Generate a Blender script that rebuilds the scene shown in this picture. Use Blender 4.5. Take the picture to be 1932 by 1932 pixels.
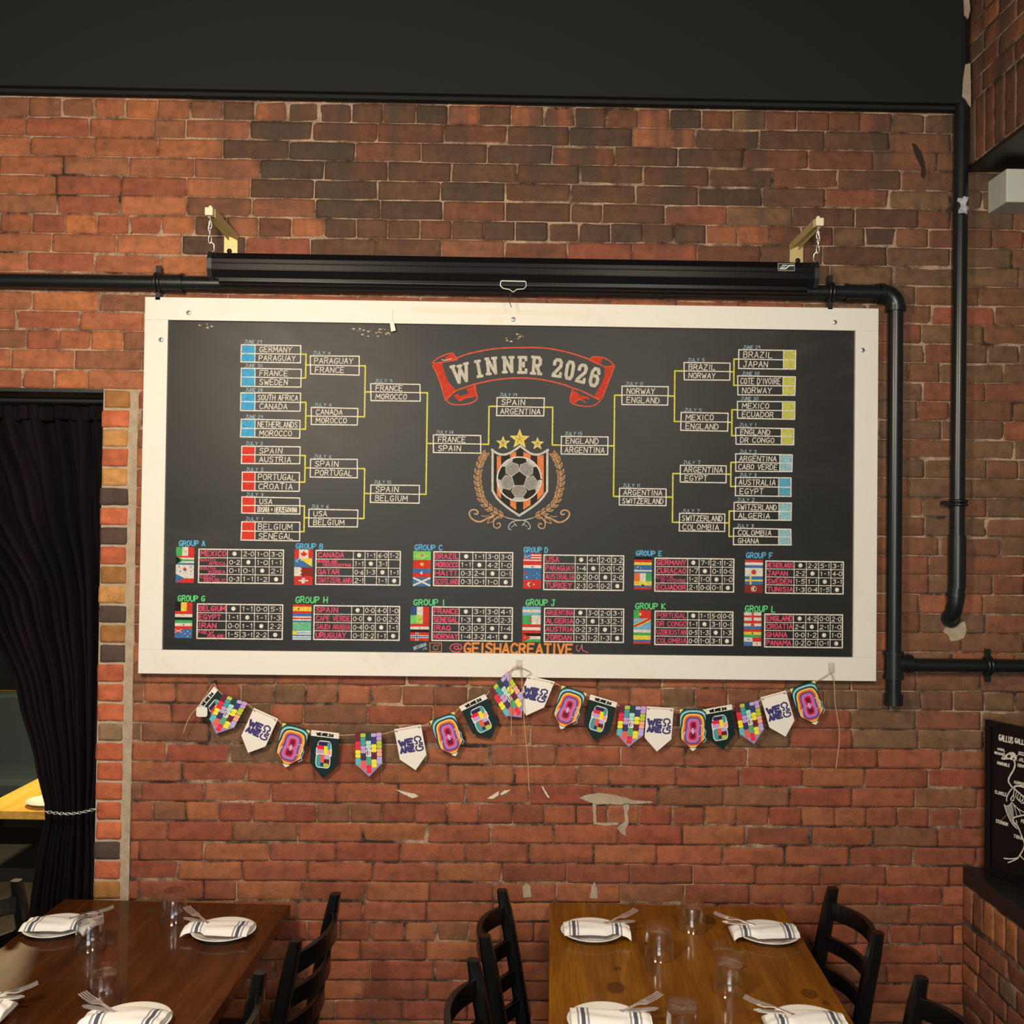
import bpy, math, random
from mathutils import Vector, Matrix
R_ = random.Random(7)
scene = bpy.context.scene
for o in list(bpy.data.objects):
    bpy.data.objects.remove(o, do_unlink=True)
COL = scene.collection
PI = math.pi

# ------------------------------------------------------------------ camera, world, lights, exposure
F = 1932.0
CAM = Vector((-0.04789555, -3.39253259, 1.97507629))
YAW, PITCH, ROLL = 0.01491948, 0.01685713, 0.0126015
fw = Vector((math.sin(YAW)*math.cos(PITCH), math.cos(YAW)*math.cos(PITCH), math.sin(PITCH)))
rt0 = Vector((math.cos(YAW), -math.sin(YAW), 0)); dn0 = fw.cross(rt0)
cR, sR = math.cos(ROLL), math.sin(ROLL)
RT = cR*rt0 - sR*dn0
DN = sR*rt0 + cR*dn0
cd = bpy.data.cameras.new('camera'); cam = bpy.data.objects.new('camera', cd); COL.objects.link(cam)
cd.sensor_width = 36.0; cd.lens = 36.0; cd.clip_start = 0.05; cd.clip_end = 60
up = -DN; bk = -fw
cam.matrix_world = Matrix(((RT.x, up.x, bk.x, CAM.x), (RT.y, up.y, bk.y, CAM.y), (RT.z, up.z, bk.z, CAM.z), (0, 0, 0, 1)))
scene.camera = cam

world = bpy.data.worlds.new('world'); scene.world = world; world.use_nodes = True
bg = world.node_tree.nodes['Background']
bg.inputs[0].default_value = (1.0, 0.93, 0.82, 1); bg.inputs[1].default_value = 0.09

def area(name, loc, target, size, power, col, sy=None, spread=None):
    ld = bpy.data.lights.new(name, 'AREA'); ld.energy = power; ld.color = col
    ld.shape = 'RECTANGLE' if sy else 'DISK'; ld.size = size
    if sy: ld.size_y = sy
    if spread: ld.spread = spread
    lo = bpy.data.objects.new(name, ld); COL.objects.link(lo); lo.location = loc
    lo.rotation_euler = (Vector(target)-Vector(loc)).to_track_quat('-Z', 'Y').to_euler()
    return lo
area('hanging_lamp_warm', (-1.15, -2.4, 2.85), (-0.75, 0.0, 1.25), 0.5, 50, (1.0, 0.82, 0.60))
area('hanging_lamp_middle', (0.75, -2.7, 2.95), (0.3, 0.0, 1.0), 0.5, 25, (1.0, 0.86, 0.64))
area('front_window_daylight', (-0.5, -7.0, 2.0), (0.0, 0.0, 1.4), 2.6, 105, (0.92, 0.97, 1.0), sy=1.8)
area('next_room_lamp', (-2.3, 1.9, 2.5), (-2.1, 1.6, 0.7), 0.3, 62, (1.0, 0.76, 0.40))
vs = scene.view_settings
vs.view_transform = 'Standard'; vs.look = 'None'; vs.exposure = 0.30; vs.gamma = 1.0; vs.use_curve_mapping = False

# ------------------------------------------------------------------ helpers
def ray(px, py):
    return (RT*((px-966)/F) + DN*((py-966)/F) + fw)
def wp(px, py, y=0.0):                       # photo pixel -> point on the vertical plane at depth y
    d = ray(px, py); return CAM + d*((y-CAM.y)/d.y)
def zp(px, py, z):                           # photo pixel -> point on the horizontal plane at height z
    d = ray(px, py); return CAM + d*((z-CAM.z)/d.z)

def lin(c):
    def f(v):
        v /= 255.0
        return v/12.92 if v <= 0.04045 else ((v+0.055)/1.055)**2.4
    if isinstance(c, str):
        c = c.lstrip('#'); c = tuple(int(c[i:i+2], 16) for i in (0, 2, 4))
    return tuple(f(v) for v in c)

class MB:
    def __init__(s): s.v = []; s.f = []; s.c = []; s.m = []; s.s = []
    def add(s, vs, fs, col=(1, 1, 1), mi=0, sm=False):
        b = len(s.v); s.v += [tuple(p) for p in vs]
        for f in fs:
            s.f.append(tuple(b+i for i in f)); s.c.append(col); s.m.append(mi); s.s.append(sm)
        return s
    def box(s, c, d, col=(1, 1, 1), mi=0, M=None):
        x, y, z = (d[0]/2, d[1]/2, d[2]/2)
        P = [Vector((sx*x, sy*y, sz*z)) for sz in (-1, 1) for sy in (-1, 1) for sx in (-1, 1)]
        if M: P = [M @ p for p in P]
        P = [p+Vector(c) for p in P]
        return s.add(P, [(0, 2, 3, 1), (4, 5, 7, 6), (0, 1, 5, 4), (2, 6, 7, 3), (0, 4, 6, 2), (1, 3, 7, 5)], col, mi)
    def tube(s, pts, r, n=12, col=(1, 1, 1), mi=0, caps=True, flat=None):
        pts = [Vector(p) for p in pts]; N = len(pts)
        rs = r if isinstance(r, (list, tuple)) else [r]*N
        T = [(pts[min(i+1, N-1)]-pts[max(i-1, 0)]).normalized() for i in range(N)]
        ref = Vector((0, 0, 1)) if abs(T[0].z) < 0.9 else Vector((1, 0, 0))
        a = T[0].cross(ref).normalized(); V = []
        for i in range(N):
            a = (a - T[i]*a.dot(T[i])).normalized(); b = T[i].cross(a)
            for k in range(n):
                t = 2*PI*k/n
                V.append(pts[i] + (a*math.cos(t)+b*math.sin(t))*rs[i])
        Fc = [(i*n+k, i*n+(k+1) % n, (i+1)*n+(k+1) % n, (i+1)*n+k) for i in range(N-1) for k in range(n)]
        s.add(V, Fc, col, mi, n > 5)
        if caps:
            s.add(V[:n], [tuple(range(n))[::-1]], col, mi); s.add(V[-n:], [tuple(range(n))], col, mi)
        return s
    def lathe(s, prof, n=40, c=(0, 0, 0), col=(1, 1, 1), mi=0, sm=True, closed=False):
        V = []
        for r, z in prof:
            for k in range(n):
                t = 2*PI*k/n; V.append((c[0]+r*math.cos(t), c[1]+r*math.sin(t), c[2]+z))
        m = len(prof); Fc = []
        for i in range(m if closed else m-1):
            j = (i+1) % m
            for k in range(n):
                Fc.append((i*n+k, i*n+(k+1) % n, j*n+(k+1) % n, j*n+k))
        return s.add(V, Fc, col, mi, sm)
    def prism(s, poly, a, b, P, col=(1, 1, 1), mi=0, sm=False):
        # poly: 2D outline; P(u,v,t) maps to space; extruded t from a to b
        n = len(poly)
        V = [P(u, v, a) for u, v in poly]+[P(u, v, b) for u, v in poly]
        s.add(V, [tuple(range(n))[::-1], tuple(range(n, 2*n))], col, mi)
        return s.add(V, [(i, (i+1) % n, n+(i+1) % n, n+i) for i in range(n)], col, mi, sm)
    # drawing on a plane
    def poly(s, pl, pts, col, lift=0.0004):
        A = sum(pts[i][0]*pts[(i+1) % len(pts)][1]-pts[(i+1) % len(pts)][0]*pts[i][1] for i in range(len(pts)))
        if A < 0: pts = pts[::-1]
        lift += 5e-6*(len(s.f) % 13)
        return s.add([pl.pt(u, v, lift) for u, v in pts], [tuple(range(len(pts)))], col)
    def line(s, pl, pts, w, col, lift=0.0008, closed=False):
        pts = [Vector((p[0], p[1])) for p in pts]
        if closed: pts = pts+[pts[0]]
        for i in range(len(pts)-1):
            a, b = pts[i], pts[i+1]; d = b-a
            if d.length < 1e-7: continue
            d.normalize(); n = Vector((-d.y, d.x))*w/2; e = d*w*0.38
            q = [a-e+n*0.75, a-e*0.3+n, b+e*0.3+n, b+e+n*0.75, b+e-n*0.75, b+e*0.3-n, a-e*0.3-n, a-e-n*0.75]
            s.poly(pl, [(p.x, p.y) for p in q], col, lift)
        return s
    def disc(s, pl, c, r, col, lift=0.0006, n=20, ry=None, jit=0):
        ry = ry or r
        return s.poly(pl, [(c[0]+r*math.cos(2*PI*k/n)*(1+R_.uniform(-jit, jit)), c[1]+ry*math.sin(2*PI*k/n)) for k in range(n)], col, lift)
    def text(s, pl, t, u, v, h, w=None, lw=0.003, col=(1, 1, 1), lift=0.001, ang=0, slant=0.06, jit=0.03, cw=None):
        adv = []; x = 0
        for ch in t:
            g = GL.get(ch.upper(), '')
            gw = 2.2 if ch == ' ' else (1.6 if ch in "I'1.-" else (5.2 if ch in 'WM@' else 4.0))
            adv.append((ch, x, gw)); x += gw+1.5
        tot = max(x-1.5, 0.1)
        sy = h/6.0; sx = (w/tot) if w else sy*(cw or 0.9)
        ca, sa = math.cos(ang), math.sin(ang)
        for ch, x0, gw in adv:
            g = GL.get(ch.upper())
            if not g: continue
            jy = R_.uniform(-1, 1)*jit*h; js = 1+R_.uniform(-1, 1)*jit*1.5; jr = R_.uniform(-1, 1)*jit*0.8
            base = 5.2 if ch.upper() in 'WM@' else (1.6 if ch in "I'1.-" else 4.0)
            for st in g:
                q = []
                for (gx, gy) in st:
                    lx = (x0 + gx)*sx + (gy*sy)*(slant+jr); ly = gy*sy*js + jy
                    q.append((u+lx*ca-ly*sa, v+lx*sa+ly*ca))
                s.line(pl, q, lw, col, lift)
        return s
    def build(s, name, mat, parent=None, smooth=False, bevel=None):
        me = bpy.data.meshes.new(name)
        me.from_pydata(s.v, [], s.f); 
        mats = mat if isinstance(mat, (list, tuple)) else [mat]
        for m in mats: me.materials.append(m)
        me.polygons.foreach_set('material_index', s.m)
        me.polygons.foreach_set('use_smooth', [bool(a or smooth) for a in s.s])
        ca = me.color_attributes.new('col', 'FLOAT_COLOR', 'CORNER')
        buf = []
        for f, c in zip(s.f, s.c):
            buf += [c[0], c[1], c[2], 1.0]*len(f)
        ca.data.foreach_set('color', buf)
        me.update()
        o = bpy.data.objects.new(name, me); COL.objects.link(o)
        if parent: o.parent = parent
        if bevel:
            b = o.modifiers.new('bevel', 'BEVEL'); b.width = bevel; b.segments = 2; b.limit_method = 'ANGLE'; b.angle_limit = 0.6
        return o

class Plane:
    def __init__(s, O, U, V):
        s.O = Vector(O); s.U = Vector(U).normalized(); s.V = Vector(V).normalized(); s.n = s.U.cross(s.V).normalized()
    def pt(s, u, v, lift=0):
        return s.O + s.U*u + s.V*v + s.n*lift
    def px(s, x, y):
        d = ray(x, y); p = CAM + d*((s.O-CAM).dot(s.n)/d.dot(s.n)) - s.O
        return (p.dot(s.U), p.dot(s.V))

def G(t):
    return [[tuple(float(a) for a in p.split(',')) for p in st.split()] for st in t.split(';')]
GL = {k: G(v) for k, v in {
 'A': '0,0 2,6 4,0;0.8,2 3.3,2', 'B': '0,0 0,6 2.8,6 3.6,5 2.8,3.3 0,3.3;2.8,3.3 4,1.8 3,0 0,0',
 'C': '3.9,5 2.6,6 1,5.6 0,3.6 0.2,1.4 1.4,0 3,0.2 4,1', 'D': '0,0 0,6 2,5.8 4,3.8 3.8,1.6 2.2,0 0,0',
 'E': '3.8,6 0,6 0,0 3.9,0;0,3.1 3,3.1', 'F': '3.9,6 0,6 0,0;0,3 3,3', 'G': '3.8,5.2 2.4,6 0.8,5.4 0,3.4 0.3,1.2 1.8,0 3.6,0.5 3.9,2.6 2.2,2.6',
 'H': '0,0 0,6;4,0 4,6;0,3 4,3', 'I': '0.8,0 0.8,6', 'J': '0,1.2 1,0 2.4,0.2 2.8,1.6 2.8,6;1,6 4,6', 'K': '0,0 0,6;3.8,6 0.2,2.8 4,0',
 'L': '0,6 0,0 3.7,0', 'M': '0,0 0.4,6 2.6,2 4.8,6 5.2,0', 'N': '0,0 0.1,6 3.9,0 4,6', 'O': '2,6 0.6,5.2 0,3 0.5,0.9 2,0 3.5,0.8 4,3 3.4,5.2 2,6',
 'P': '0,0 0,6 2.8,6 4,4.6 3,2.9 0,2.7', 'Q': '2,6 0.6,5.2 0,3 0.5,0.9 2,0 3.5,0.8 4,3 3.4,5.2 2,6;2.5,1.6 4.2,-0.4', 'R': '0,0 0,6 2.8,6 3.8,4.7 3,3.2 0,2.9;1.8,3 4,0',
 'S': '3.8,5.2 2.4,6 0.6,5.5 0.3,4.1 2,3.1 3.7,2.2 3.6,0.6 2,0 0,0.8', 'T': '0,6 4,6;2,6 2,0', 'U': '0,6 0.1,1.4 1.4,0 2.8,0.1 3.9,1.5 4,6', 'V': '0,6 2,0 4,6',
 'W': '0,6 1.3,0 2.6,4 3.9,0 5.2,6', 'X': '0,0 4,6;0,6 4,0', 'Y': '0,6 2,3 4,6;2,3 1.7,0', 'Z': '0.2,6 3.9,6 0,0 4,0',
 '0': '2,6 0.6,5.2 0,3 0.5,0.9 2,0 3.5,0.8 4,3 3.4,5.2 2,6', '1': '0.1,4.8 0.9,6 0.9,0', '2': '0.2,4.8 1.4,6 3.2,5.6 3.5,4 0,0 4,0', '3': '0.2,5.4 2,6 3.6,5 1.6,3.3 3.8,2 2.4,0 0,0.6',
 '4': '3,0 3,6 0,2 4,2', '5': '3.8,6 0.6,6 0.3,3.5 2.4,3.8 3.8,2.2 2.6,0.2 0.2,0.4', '6': '3.2,6 1,4.2 0.1,2 1.4,0 3.4,0.5 3.6,2.4 1.8,3.2 0.2,2', '7': '0,6 4,6 1.6,0',
 '8': '2,3.2 0.4,4.4 2,6 3.6,4.4 2,3.2 0.1,1.6 2,0 3.9,1.6 2,3.2', '9': '3.8,4 2.2,2.9 0.4,3.8 0.8,5.6 2.6,6 3.8,4.6 3.4,0', '-': '0,2.9 1.6,2.9', '.': '0.5,0 0.8,0.2',
 "'": '0.6,6 0.5,4.6', '&': '0,3 3,3;1.5,4.6 1.5,1.4', '>': '0,3 4,3;2.6,4.6 4,3 2.6,1.4',
 '@': '3.6,2 2.6,1.7 1.8,2.6 2.1,4 3.3,4.2 3.6,2.2 4.4,1.7 5,3 4.4,5.2 2.6,6 0.7,5 0,2.8 0.8,0.6 2.8,-0.3 4.4,0.4',
}.items()}
GL['Ç'] = GL['C'] + G('2.1,0 2.5,-0.9 1.5,-1.3')

# ------------------------------------------------------------------ materials
def mat(name, col=(0.5, 0.5, 0.5), rough=0.5, metal=0.0, **k):
    m = bpy.data.materials.new(name); m.use_nodes = True
    b = m.node_tree.nodes['Principled BSDF']
    b.inputs['Base Color'].default_value = (*col, 1); b.inputs['Roughness'].default_value = rough; b.inputs['Metallic'].default_value = metal
    for a, v in k.items(): b.inputs[a.replace('_', ' ')].default_value = v
    return m
class NT:
    def __init__(s, m): s.m = m; s.t = m.node_tree; s.b = s.t.nodes['Principled BSDF']
    def n(s, typ, **k):
        x = s.t.nodes.new(typ)
        for a, v in k.items(): setattr(x, a, v)
        return x
    def l(s, a, b): s.t.links.new(a, b)
    def coord(s, scale=(1, 1, 1), kind='Object'):
        c = s.n('ShaderNodeTexCoord'); mp = s.n('ShaderNodeMapping'); mp.inputs['Scale'].default_value = scale
        s.l(c.outputs[kind], mp.inputs['Vector']); return mp.outputs[0]
    def noise(s, vec, scale, detail=4, rough=0.55, dist=0):
        x = s.n('ShaderNodeTexNoise'); x.inputs['Scale'].default_value = scale; x.inputs['Detail'].default_value = detail
        x.inputs['Roughness'].default_value = rough; x.inputs['Distortion'].default_value = dist
        s.l(vec, x.inputs['Vector']); return x.outputs['Fac']
    def ramp(s, fac, stops):
        r = s.n('ShaderNodeValToRGB'); e = r.color_ramp.elements
        while len(e) < len(stops): e.new(0.5)
        for el, (p, c) in zip(e, stops):
            el.position = p; el.color = (*c, 1) if len(c) == 3 else c
        s.l(fac, r.inputs[0]); return r.outputs[0]
    def mix(s, fac, a, b, mode='MIX'):
        x = s.n('ShaderNodeMix', data_type='RGBA', blend_type=mode)
        for inp, val in ((x.inputs[0], fac), (x.inputs[6], a), (x.inputs[7], b)):
            if isinstance(val, (int, float)): inp.default_value = val
            elif isinstance(val, tuple): inp.default_value = (*val, 1)
            else: s.l(val, inp)
        return x.outputs[2]
    def attr(s, name='col'):
        a = s.n('ShaderNodeVertexColor'); a.layer_name = name; return a.outputs[0]
    def bump(s, h, strength=0.3, dist=0.003):
        x = s.n('ShaderNodeBump'); x.inputs['Strength'].default_value = strength; x.inputs['Distance'].default_value = dist
        s.l(h, x.inputs['Height']); s.l(x.outputs[0], s.b.inputs['Normal'])
    def base(s, c): s.l(c, s.b.inputs['Base Color'])
    def rough(s, c): s.l(c, s.b.inputs['Roughness'])

def g3(v): return (v, v, v)
# brick: each brick carries its own fired colour; noise mottles it, old soot streaks the upper courses
m_brick = mat('brick', rough=0.85); t = NT(m_brick)
c = t.coord(); base = t.attr()
n1 = t.noise(c, 28, 6, 0.65); n2 = t.noise(c, 130, 4, 0.7); n3 = t.noise(t.coord((1, 1, 3.2)), 9, 4, 0.6)
base = t.mix(1.0, base, t.ramp(n1, [(0.25, g3(0.62)), (0.5, g3(1.0)), (0.75, (1.32, 1.25, 1.2))]), 'MULTIPLY')
base = t.mix(1.0, base, t.ramp(n3, [(0.3, g3(0.78)), (0.6, g3(1.08))]), 'MULTIPLY')
base = t.mix(t.ramp(n2, [(0.62, g3(0)), (0.78, g3(0.5))]), base, (0.42, 0.26, 0.17))
base = t.mix(t.ramp(n2, [(0.22, g3(0.65)), (0.36, g3(0))]), base, (0.05, 0.025, 0.018))
sep = t.n('ShaderNodeSeparateXYZ'); t.l(c, sep.inputs[0])
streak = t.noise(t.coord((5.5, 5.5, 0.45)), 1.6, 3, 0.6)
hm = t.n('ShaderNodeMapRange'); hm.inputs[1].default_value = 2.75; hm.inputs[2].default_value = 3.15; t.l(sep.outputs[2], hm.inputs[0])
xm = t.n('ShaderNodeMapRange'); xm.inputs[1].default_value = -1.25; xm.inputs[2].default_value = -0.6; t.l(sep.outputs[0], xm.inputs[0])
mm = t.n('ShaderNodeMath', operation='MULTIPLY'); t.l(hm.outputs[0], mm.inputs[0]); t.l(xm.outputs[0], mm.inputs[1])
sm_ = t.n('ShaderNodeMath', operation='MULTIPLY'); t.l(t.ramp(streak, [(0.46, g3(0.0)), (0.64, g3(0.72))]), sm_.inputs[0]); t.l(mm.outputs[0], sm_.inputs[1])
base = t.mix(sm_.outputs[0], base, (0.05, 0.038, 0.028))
t.base(base); t.bump(n2, 0.55, 0.004)
m_mortar = mat('mortar', rough=0.95); t = NT(m_mortar); c = t.coord()
n1 = t.noise(c, 7, 5, 0.7); n2 = t.noise(c, 160, 3, 0.6)
sp = t.n('ShaderNodeSeparateXYZ'); t.l(c, sp.inputs[0])
lo = t.n('ShaderNodeMapRange'); lo.inputs[1].default_value = 1.0; lo.inputs[2].default_value = 1.75; lo.inputs[3].default_value = 0.045; lo.inputs[4].default_value = -0.02; t.l(sp.outputs[2], lo.inputs[0])
sb = t.n('ShaderNodeMath', operation='SUBTRACT'); t.l(n1, sb.inputs[0]); t.l(lo.outputs[0], sb.inputs[1])
t.base(t.mix(t.ramp(n2, [(0.3, g3(0.4)), (0.6, g3(0))]), t.ramp(sb.outputs[0], [(0.38, (0.022, 0.014, 0.010)), (0.46, (0.17, 0.10, 0.065)), (0.60, (0.46, 0.32, 0.22))]), (0.08, 0.05, 0.035)))
t.bump(n2, 0.7, 0.004)
m_pointing = mat('grey_pointing', rough=0.95); t = NT(m_pointing); c = t.coord()
t.base(t.ramp(t.noise(c, 30, 5, 0.7), [(0.3, (0.30, 0.23, 0.16)), (0.7, (0.46, 0.37, 0.27))])); t.bump(t.noise(c, 150), 0.5, 0.003)
m_beam = mat('black_beam_paint', (0.0165, 0.0180, 0.0178), 0.7, Specular_IOR_Level=0.12); t = NT(m_beam); t.bump(t.noise(t.coord(), 60, 3), 0.06, 0.002)
m_pipe = mat('black_pipe_paint', (0.008, 0.010, 0.011), 0.32); t = NT(m_pipe); t.bump(t.noise(t.coord(), 90, 3), 0.12, 0.001)
m_iron = mat('black_iron', (0.014, 0.014, 0.014), 0.45)
m_case = mat('black_satin_aluminium', (0.006, 0.006, 0.007), 0.26, Specular_IOR_Level=0.3); 
m_white = mat('white_frame_paint', (0.74, 0.70, 0.63), 0.5); t = NT(m_white); c = t.coord()
t.base(t.mix(t.ramp(t.noise(c, 6, 7, 0.72, 0.6), [(0.55, g3(0)), (0.75, g3(0.45))]), (0.72, 0.695, 0.64), (0.55, 0.50, 0.43))); t.bump(t.noise(c, 40), 0.05, 0.001)
m_board = mat('chalkboard_paint', (0.020, 0.020, 0.020), 0.5, Specular_IOR_Level=0.27); t = NT(m_board); c = t.coord()
nd = t.noise(t.coord((1, 1, 2.2)), 2.2, 6, 0.62, 0.8)
t.base(t.ramp(nd, [(0.35, (0.0105, 0.0112, 0.0115)), (0.60, (0.0165, 0.0162, 0.0157)), (0.78, (0.033, 0.031, 0.029))]))
t.rough(t.ramp(nd, [(0.3, g3(0.40)), (0.8, g3(0.50))])); t.bump(t.noise(c, 18, 5), 0.05, 0.002)
m_chalk = mat('chalk_marker', rough=0.9); t = NT(m_chalk); c = t.coord()
t.base(t.mix(1.0, t.attr(), t.ramp(t.noise(c, 120, 4, 0.75), [(0.32, g3(0.66)), (0.6, g3(1.0))]), 'MULTIPLY'))
m_print = mat('printed_card', rough=0.5); NT(m_print).base(NT(m_print).attr())
m_gloss = mat('glossy_printed_card', rough=0.28); NT(m_gloss).base(NT(m_gloss).attr())
m_brass = mat('brass_plated_steel', (0.52, 0.41, 0.19), 0.5, 0.75)
m_ivory = mat('ivory_plastic', (0.80, 0.70, 0.47), 0.5)
m_steel = mat('polished_steel', (0.80, 0.79, 0.77), 0.3, 0.8)
m_wire = mat('zinc_wire', (0.58, 0.56, 0.48), 0.35, 0.7)
m_china = mat('white_china', (0.83, 0.82, 0.80), 0.12, Coat_Weight=0.4)
def thin_glass(name, tint, edge):
    m = bpy.data.materials.new(name); m.use_nodes = True; nt = m.node_tree; nt.nodes.remove(nt.nodes['Principled BSDF'])
    tr = nt.nodes.new('ShaderNodeBsdfTransparent'); tr.inputs[0].default_value = (*tint, 1)
    gl = nt.nodes.new('ShaderNodeBsdfGlossy'); gl.inputs['Roughness'].default_value = 0.10; gl.inputs[0].default_value = (1, 1, 1, 1)
    fa = nt.nodes.new('ShaderNodeLayerWeight'); fa.inputs[0].default_value = 0.5
    pw = nt.nodes.new('ShaderNodeMath'); pw.operation = 'POWER'; pw.inputs[1].default_value = 2.6; nt.links.new(fa.outputs['Facing'], pw.inputs[0])
    lw = nt.nodes.new('ShaderNodeMath'); lw.operation = 'MULTIPLY_ADD'; lw.inputs[1].default_value = edge; lw.inputs[2].default_value = 0.07; lw.use_clamp = True; nt.links.new(pw.outputs[0], lw.inputs[0])
    mx = nt.nodes.new('ShaderNodeMixShader'); nt.links.new(lw.outputs[0], mx.inputs[0]); nt.links.new(tr.outputs[0], mx.inputs[1]); nt.links.new(gl.outputs[0], mx.inputs[2])
    nt.links.new(mx.outputs[0], nt.nodes['Material Output'].inputs[0]); return m
m_glass = thin_glass('clear_glass', (0.985, 0.99, 0.985), 1.25)
m_solidglass = mat('thick_glass_base', (1, 1, 1), 0.0, Transmission_Weight=1.0, IOR=1.45)
nt_ = m_solidglass.node_tree; tr_ = nt_.nodes.new('ShaderNodeBsdfTransparent'); mx_ = nt_.nodes.new('ShaderNodeMixShader'); mx_.inputs[0].default_value = 0.38
nt_.links.new(tr_.outputs[0], mx_.inputs[1]); nt_.links.new(nt_.nodes['Principled BSDF'].outputs[0], mx_.inputs[2]); nt_.links.new(mx_.outputs[0], nt_.nodes['Material Output'].inputs[0])
m_cloth = mat('napkin_cotton', rough=0.95); t = NT(m_cloth); t.base(t.attr()); t.bump(t.noise(t.coord(), 220, 2), 0.25, 0.001)
m_chair = mat('black_lacquered_wood', (0.0045, 0.0045, 0.0045), 0.24, Specular_IOR_Level=0.32); t = NT(m_chair); t.bump(t.noise(t.coord((6, 6, 1)), 30, 3), 0.05, 0.001)
m_vinyl = mat('black_vinyl', (0.010, 0.010, 0.010), 0.38); t = NT(m_vinyl); t.bump(t.noise(t.coord(), 160, 3), 0.15, 0.001)
m_twine = mat('jute_twine', (0.52, 0.34, 0.20), 0.9); t = NT(m_twine); t.bump(t.noise(t.coord((1, 1, 1)), 500, 2), 0.5, 0.001)
m_clear = thin_glass('clear_plastic', (0.95, 0.94, 0.92), 0.4)
m_tape = mat('masking_tape', (0.74, 0.68, 0.57), 0.6)
m_curtain = mat('black_velvet', (0.006, 0.0055, 0.0062), 0.95, Specular_IOR_Level=0.08); t = NT(m_curtain)
t.base(t.ramp(t.noise(t.coord((3, 3, 0.4)), 2.2, 3), [(0.45, (0.0045, 0.0045, 0.005)), (0.66, (0.010, 0.006, 0.008))])); t.b.inputs['Sheen Weight'].default_value = 0.0
m_floor = mat('dark_floorboards', rough=0.6); t = NT(m_floor)
t.base(t.ramp(t.noise(t.coord((9, 0.7, 1)), 5, 5), [(0.3, (0.012, 0.009, 0.007)), (0.7, (0.030, 0.021, 0.014))]))
m_dark = mat('dark_plaster', (0.016, 0.022, 0.024), 0.8); t = NT(m_dark); t.bump(t.noise(t.coord(), 25), 0.1, 0.003)
m_grey = mat('blue_grey_vinyl', (0.035, 0.05, 0.06), 0.5); t = NT(m_grey); t.bump(t.noise(t.coord(), 40), 0.2, 0.002)
m_slab = mat('black_stone_ledge', (0.010, 0.010, 0.010), 0.42); t = NT(m_slab); c = t.coord()
t.base(t.mix(t.ramp(t.noise(c, 90, 3, 0.8), [(0.68, g3(0)), (0.74, g3(0.6))]), (0.010, 0.010, 0.010), (0.12, 0.12, 0.115)))
m_off = mat('off_white_paint', (0.50, 0.52, 0.46), 0.6)

def wood(name, dark, mid, light, knots, sx=1.0):
    m = mat(name, rough=0.35); t = NT(m)
    c = t.coord((9*sx, 0.75, 9)); c2 = t.coord()
    w = t.noise(c, 3.2, 6, 0.6, 0.5); f = t.noise(t.coord((60, 1.6, 60)), 4, 3, 0.6)
    base = t.ramp(w, [(0.28, dark), (0.5, mid), (0.74, light)])
    base = t.mix(t.ramp(f, [(0.42, g3(0.45)), (0.6, g3(0))]), base, dark)
    for (kx, ky, r) in knots:
        s = t.n('ShaderNodeVectorMath', operation='SUBTRACT'); s.inputs[1].default_value = (kx, ky, 0); t.l(c2, s.inputs[0])
        q = t.n('ShaderNodeVectorMath', operation='MULTIPLY'); q.inputs[1].default_value = (1/r, 0.75/r, 0); t.l(s.outputs[0], q.inputs[0])
        ln = t.n('ShaderNodeVectorMath', operation='LENGTH'); t.l(q.outputs[0], ln.inputs[0])
        base = t.mix(t.ramp(ln.outputs['Value'], [(0.0, g3(0.9)), (0.5, g3(0.55)), (0.62, g3(0.9)), (1.0, g3(0))]), base, tuple(v*0.45 for v in dark))
    t.base(base); t.b.inputs['Coat Weight'].default_value = 0.28; t.b.inputs['Coat Roughness'].default_value = 0.06; t.b.inputs['Specular IOR Level'].default_value = 0.12
    t.bump(f, 0.03, 0.001)
    return m
m_wood_l = wood('walnut_stained_planks', (0.040, 0.0105, 0.002), (0.080, 0.023, 0.004), (0.13, 0.042, 0.007), [(0.10, -0.55, 0.015)])
m_wood_r = wood('amber_stained_pine', (0.11, 0.036, 0.002), (0.225, 0.084, 0.004), (0.35, 0.145, 0.007),
                [(0.18, -0.62, 0.03), (0.19, -0.50, 0.012), (0.693, -0.62, 0.026), (0.722, -0.672, 0.011), (0.50, -0.12, 0.03), (0.55, -0.46, 0.01)], 0.8)
m_wood_y = wood('honey_oak', (0.55, 0.29, 0.05), (0.76, 0.44, 0.08), (0.86, 0.55, 0.12), [])

def tag(o, label=None, cat=None, group=None, kind=None):
    if label: o['label'] = label
    if cat: o['category'] = cat
    if group: o['group'] = group
    if kind: o['kind'] = kind
    return o
def thing(name, label, cat, loc=(0, 0, 0), rz=0, group=None):
    o = bpy.data.objects.new(name, None); COL.objects.link(o); o.location = loc; o.rotation_euler = (0, 0, rz); o.empty_display_size = 0.05
    return tag(o, label, cat, group)
def struct(o): o['kind'] = 'structure'; return o
def copy_tree(o, parent=None):
    c = o.copy(); COL.objects.link(c); c.parent = parent
    for ch in list(o.children): copy_tree(ch, c)
    return c

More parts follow.
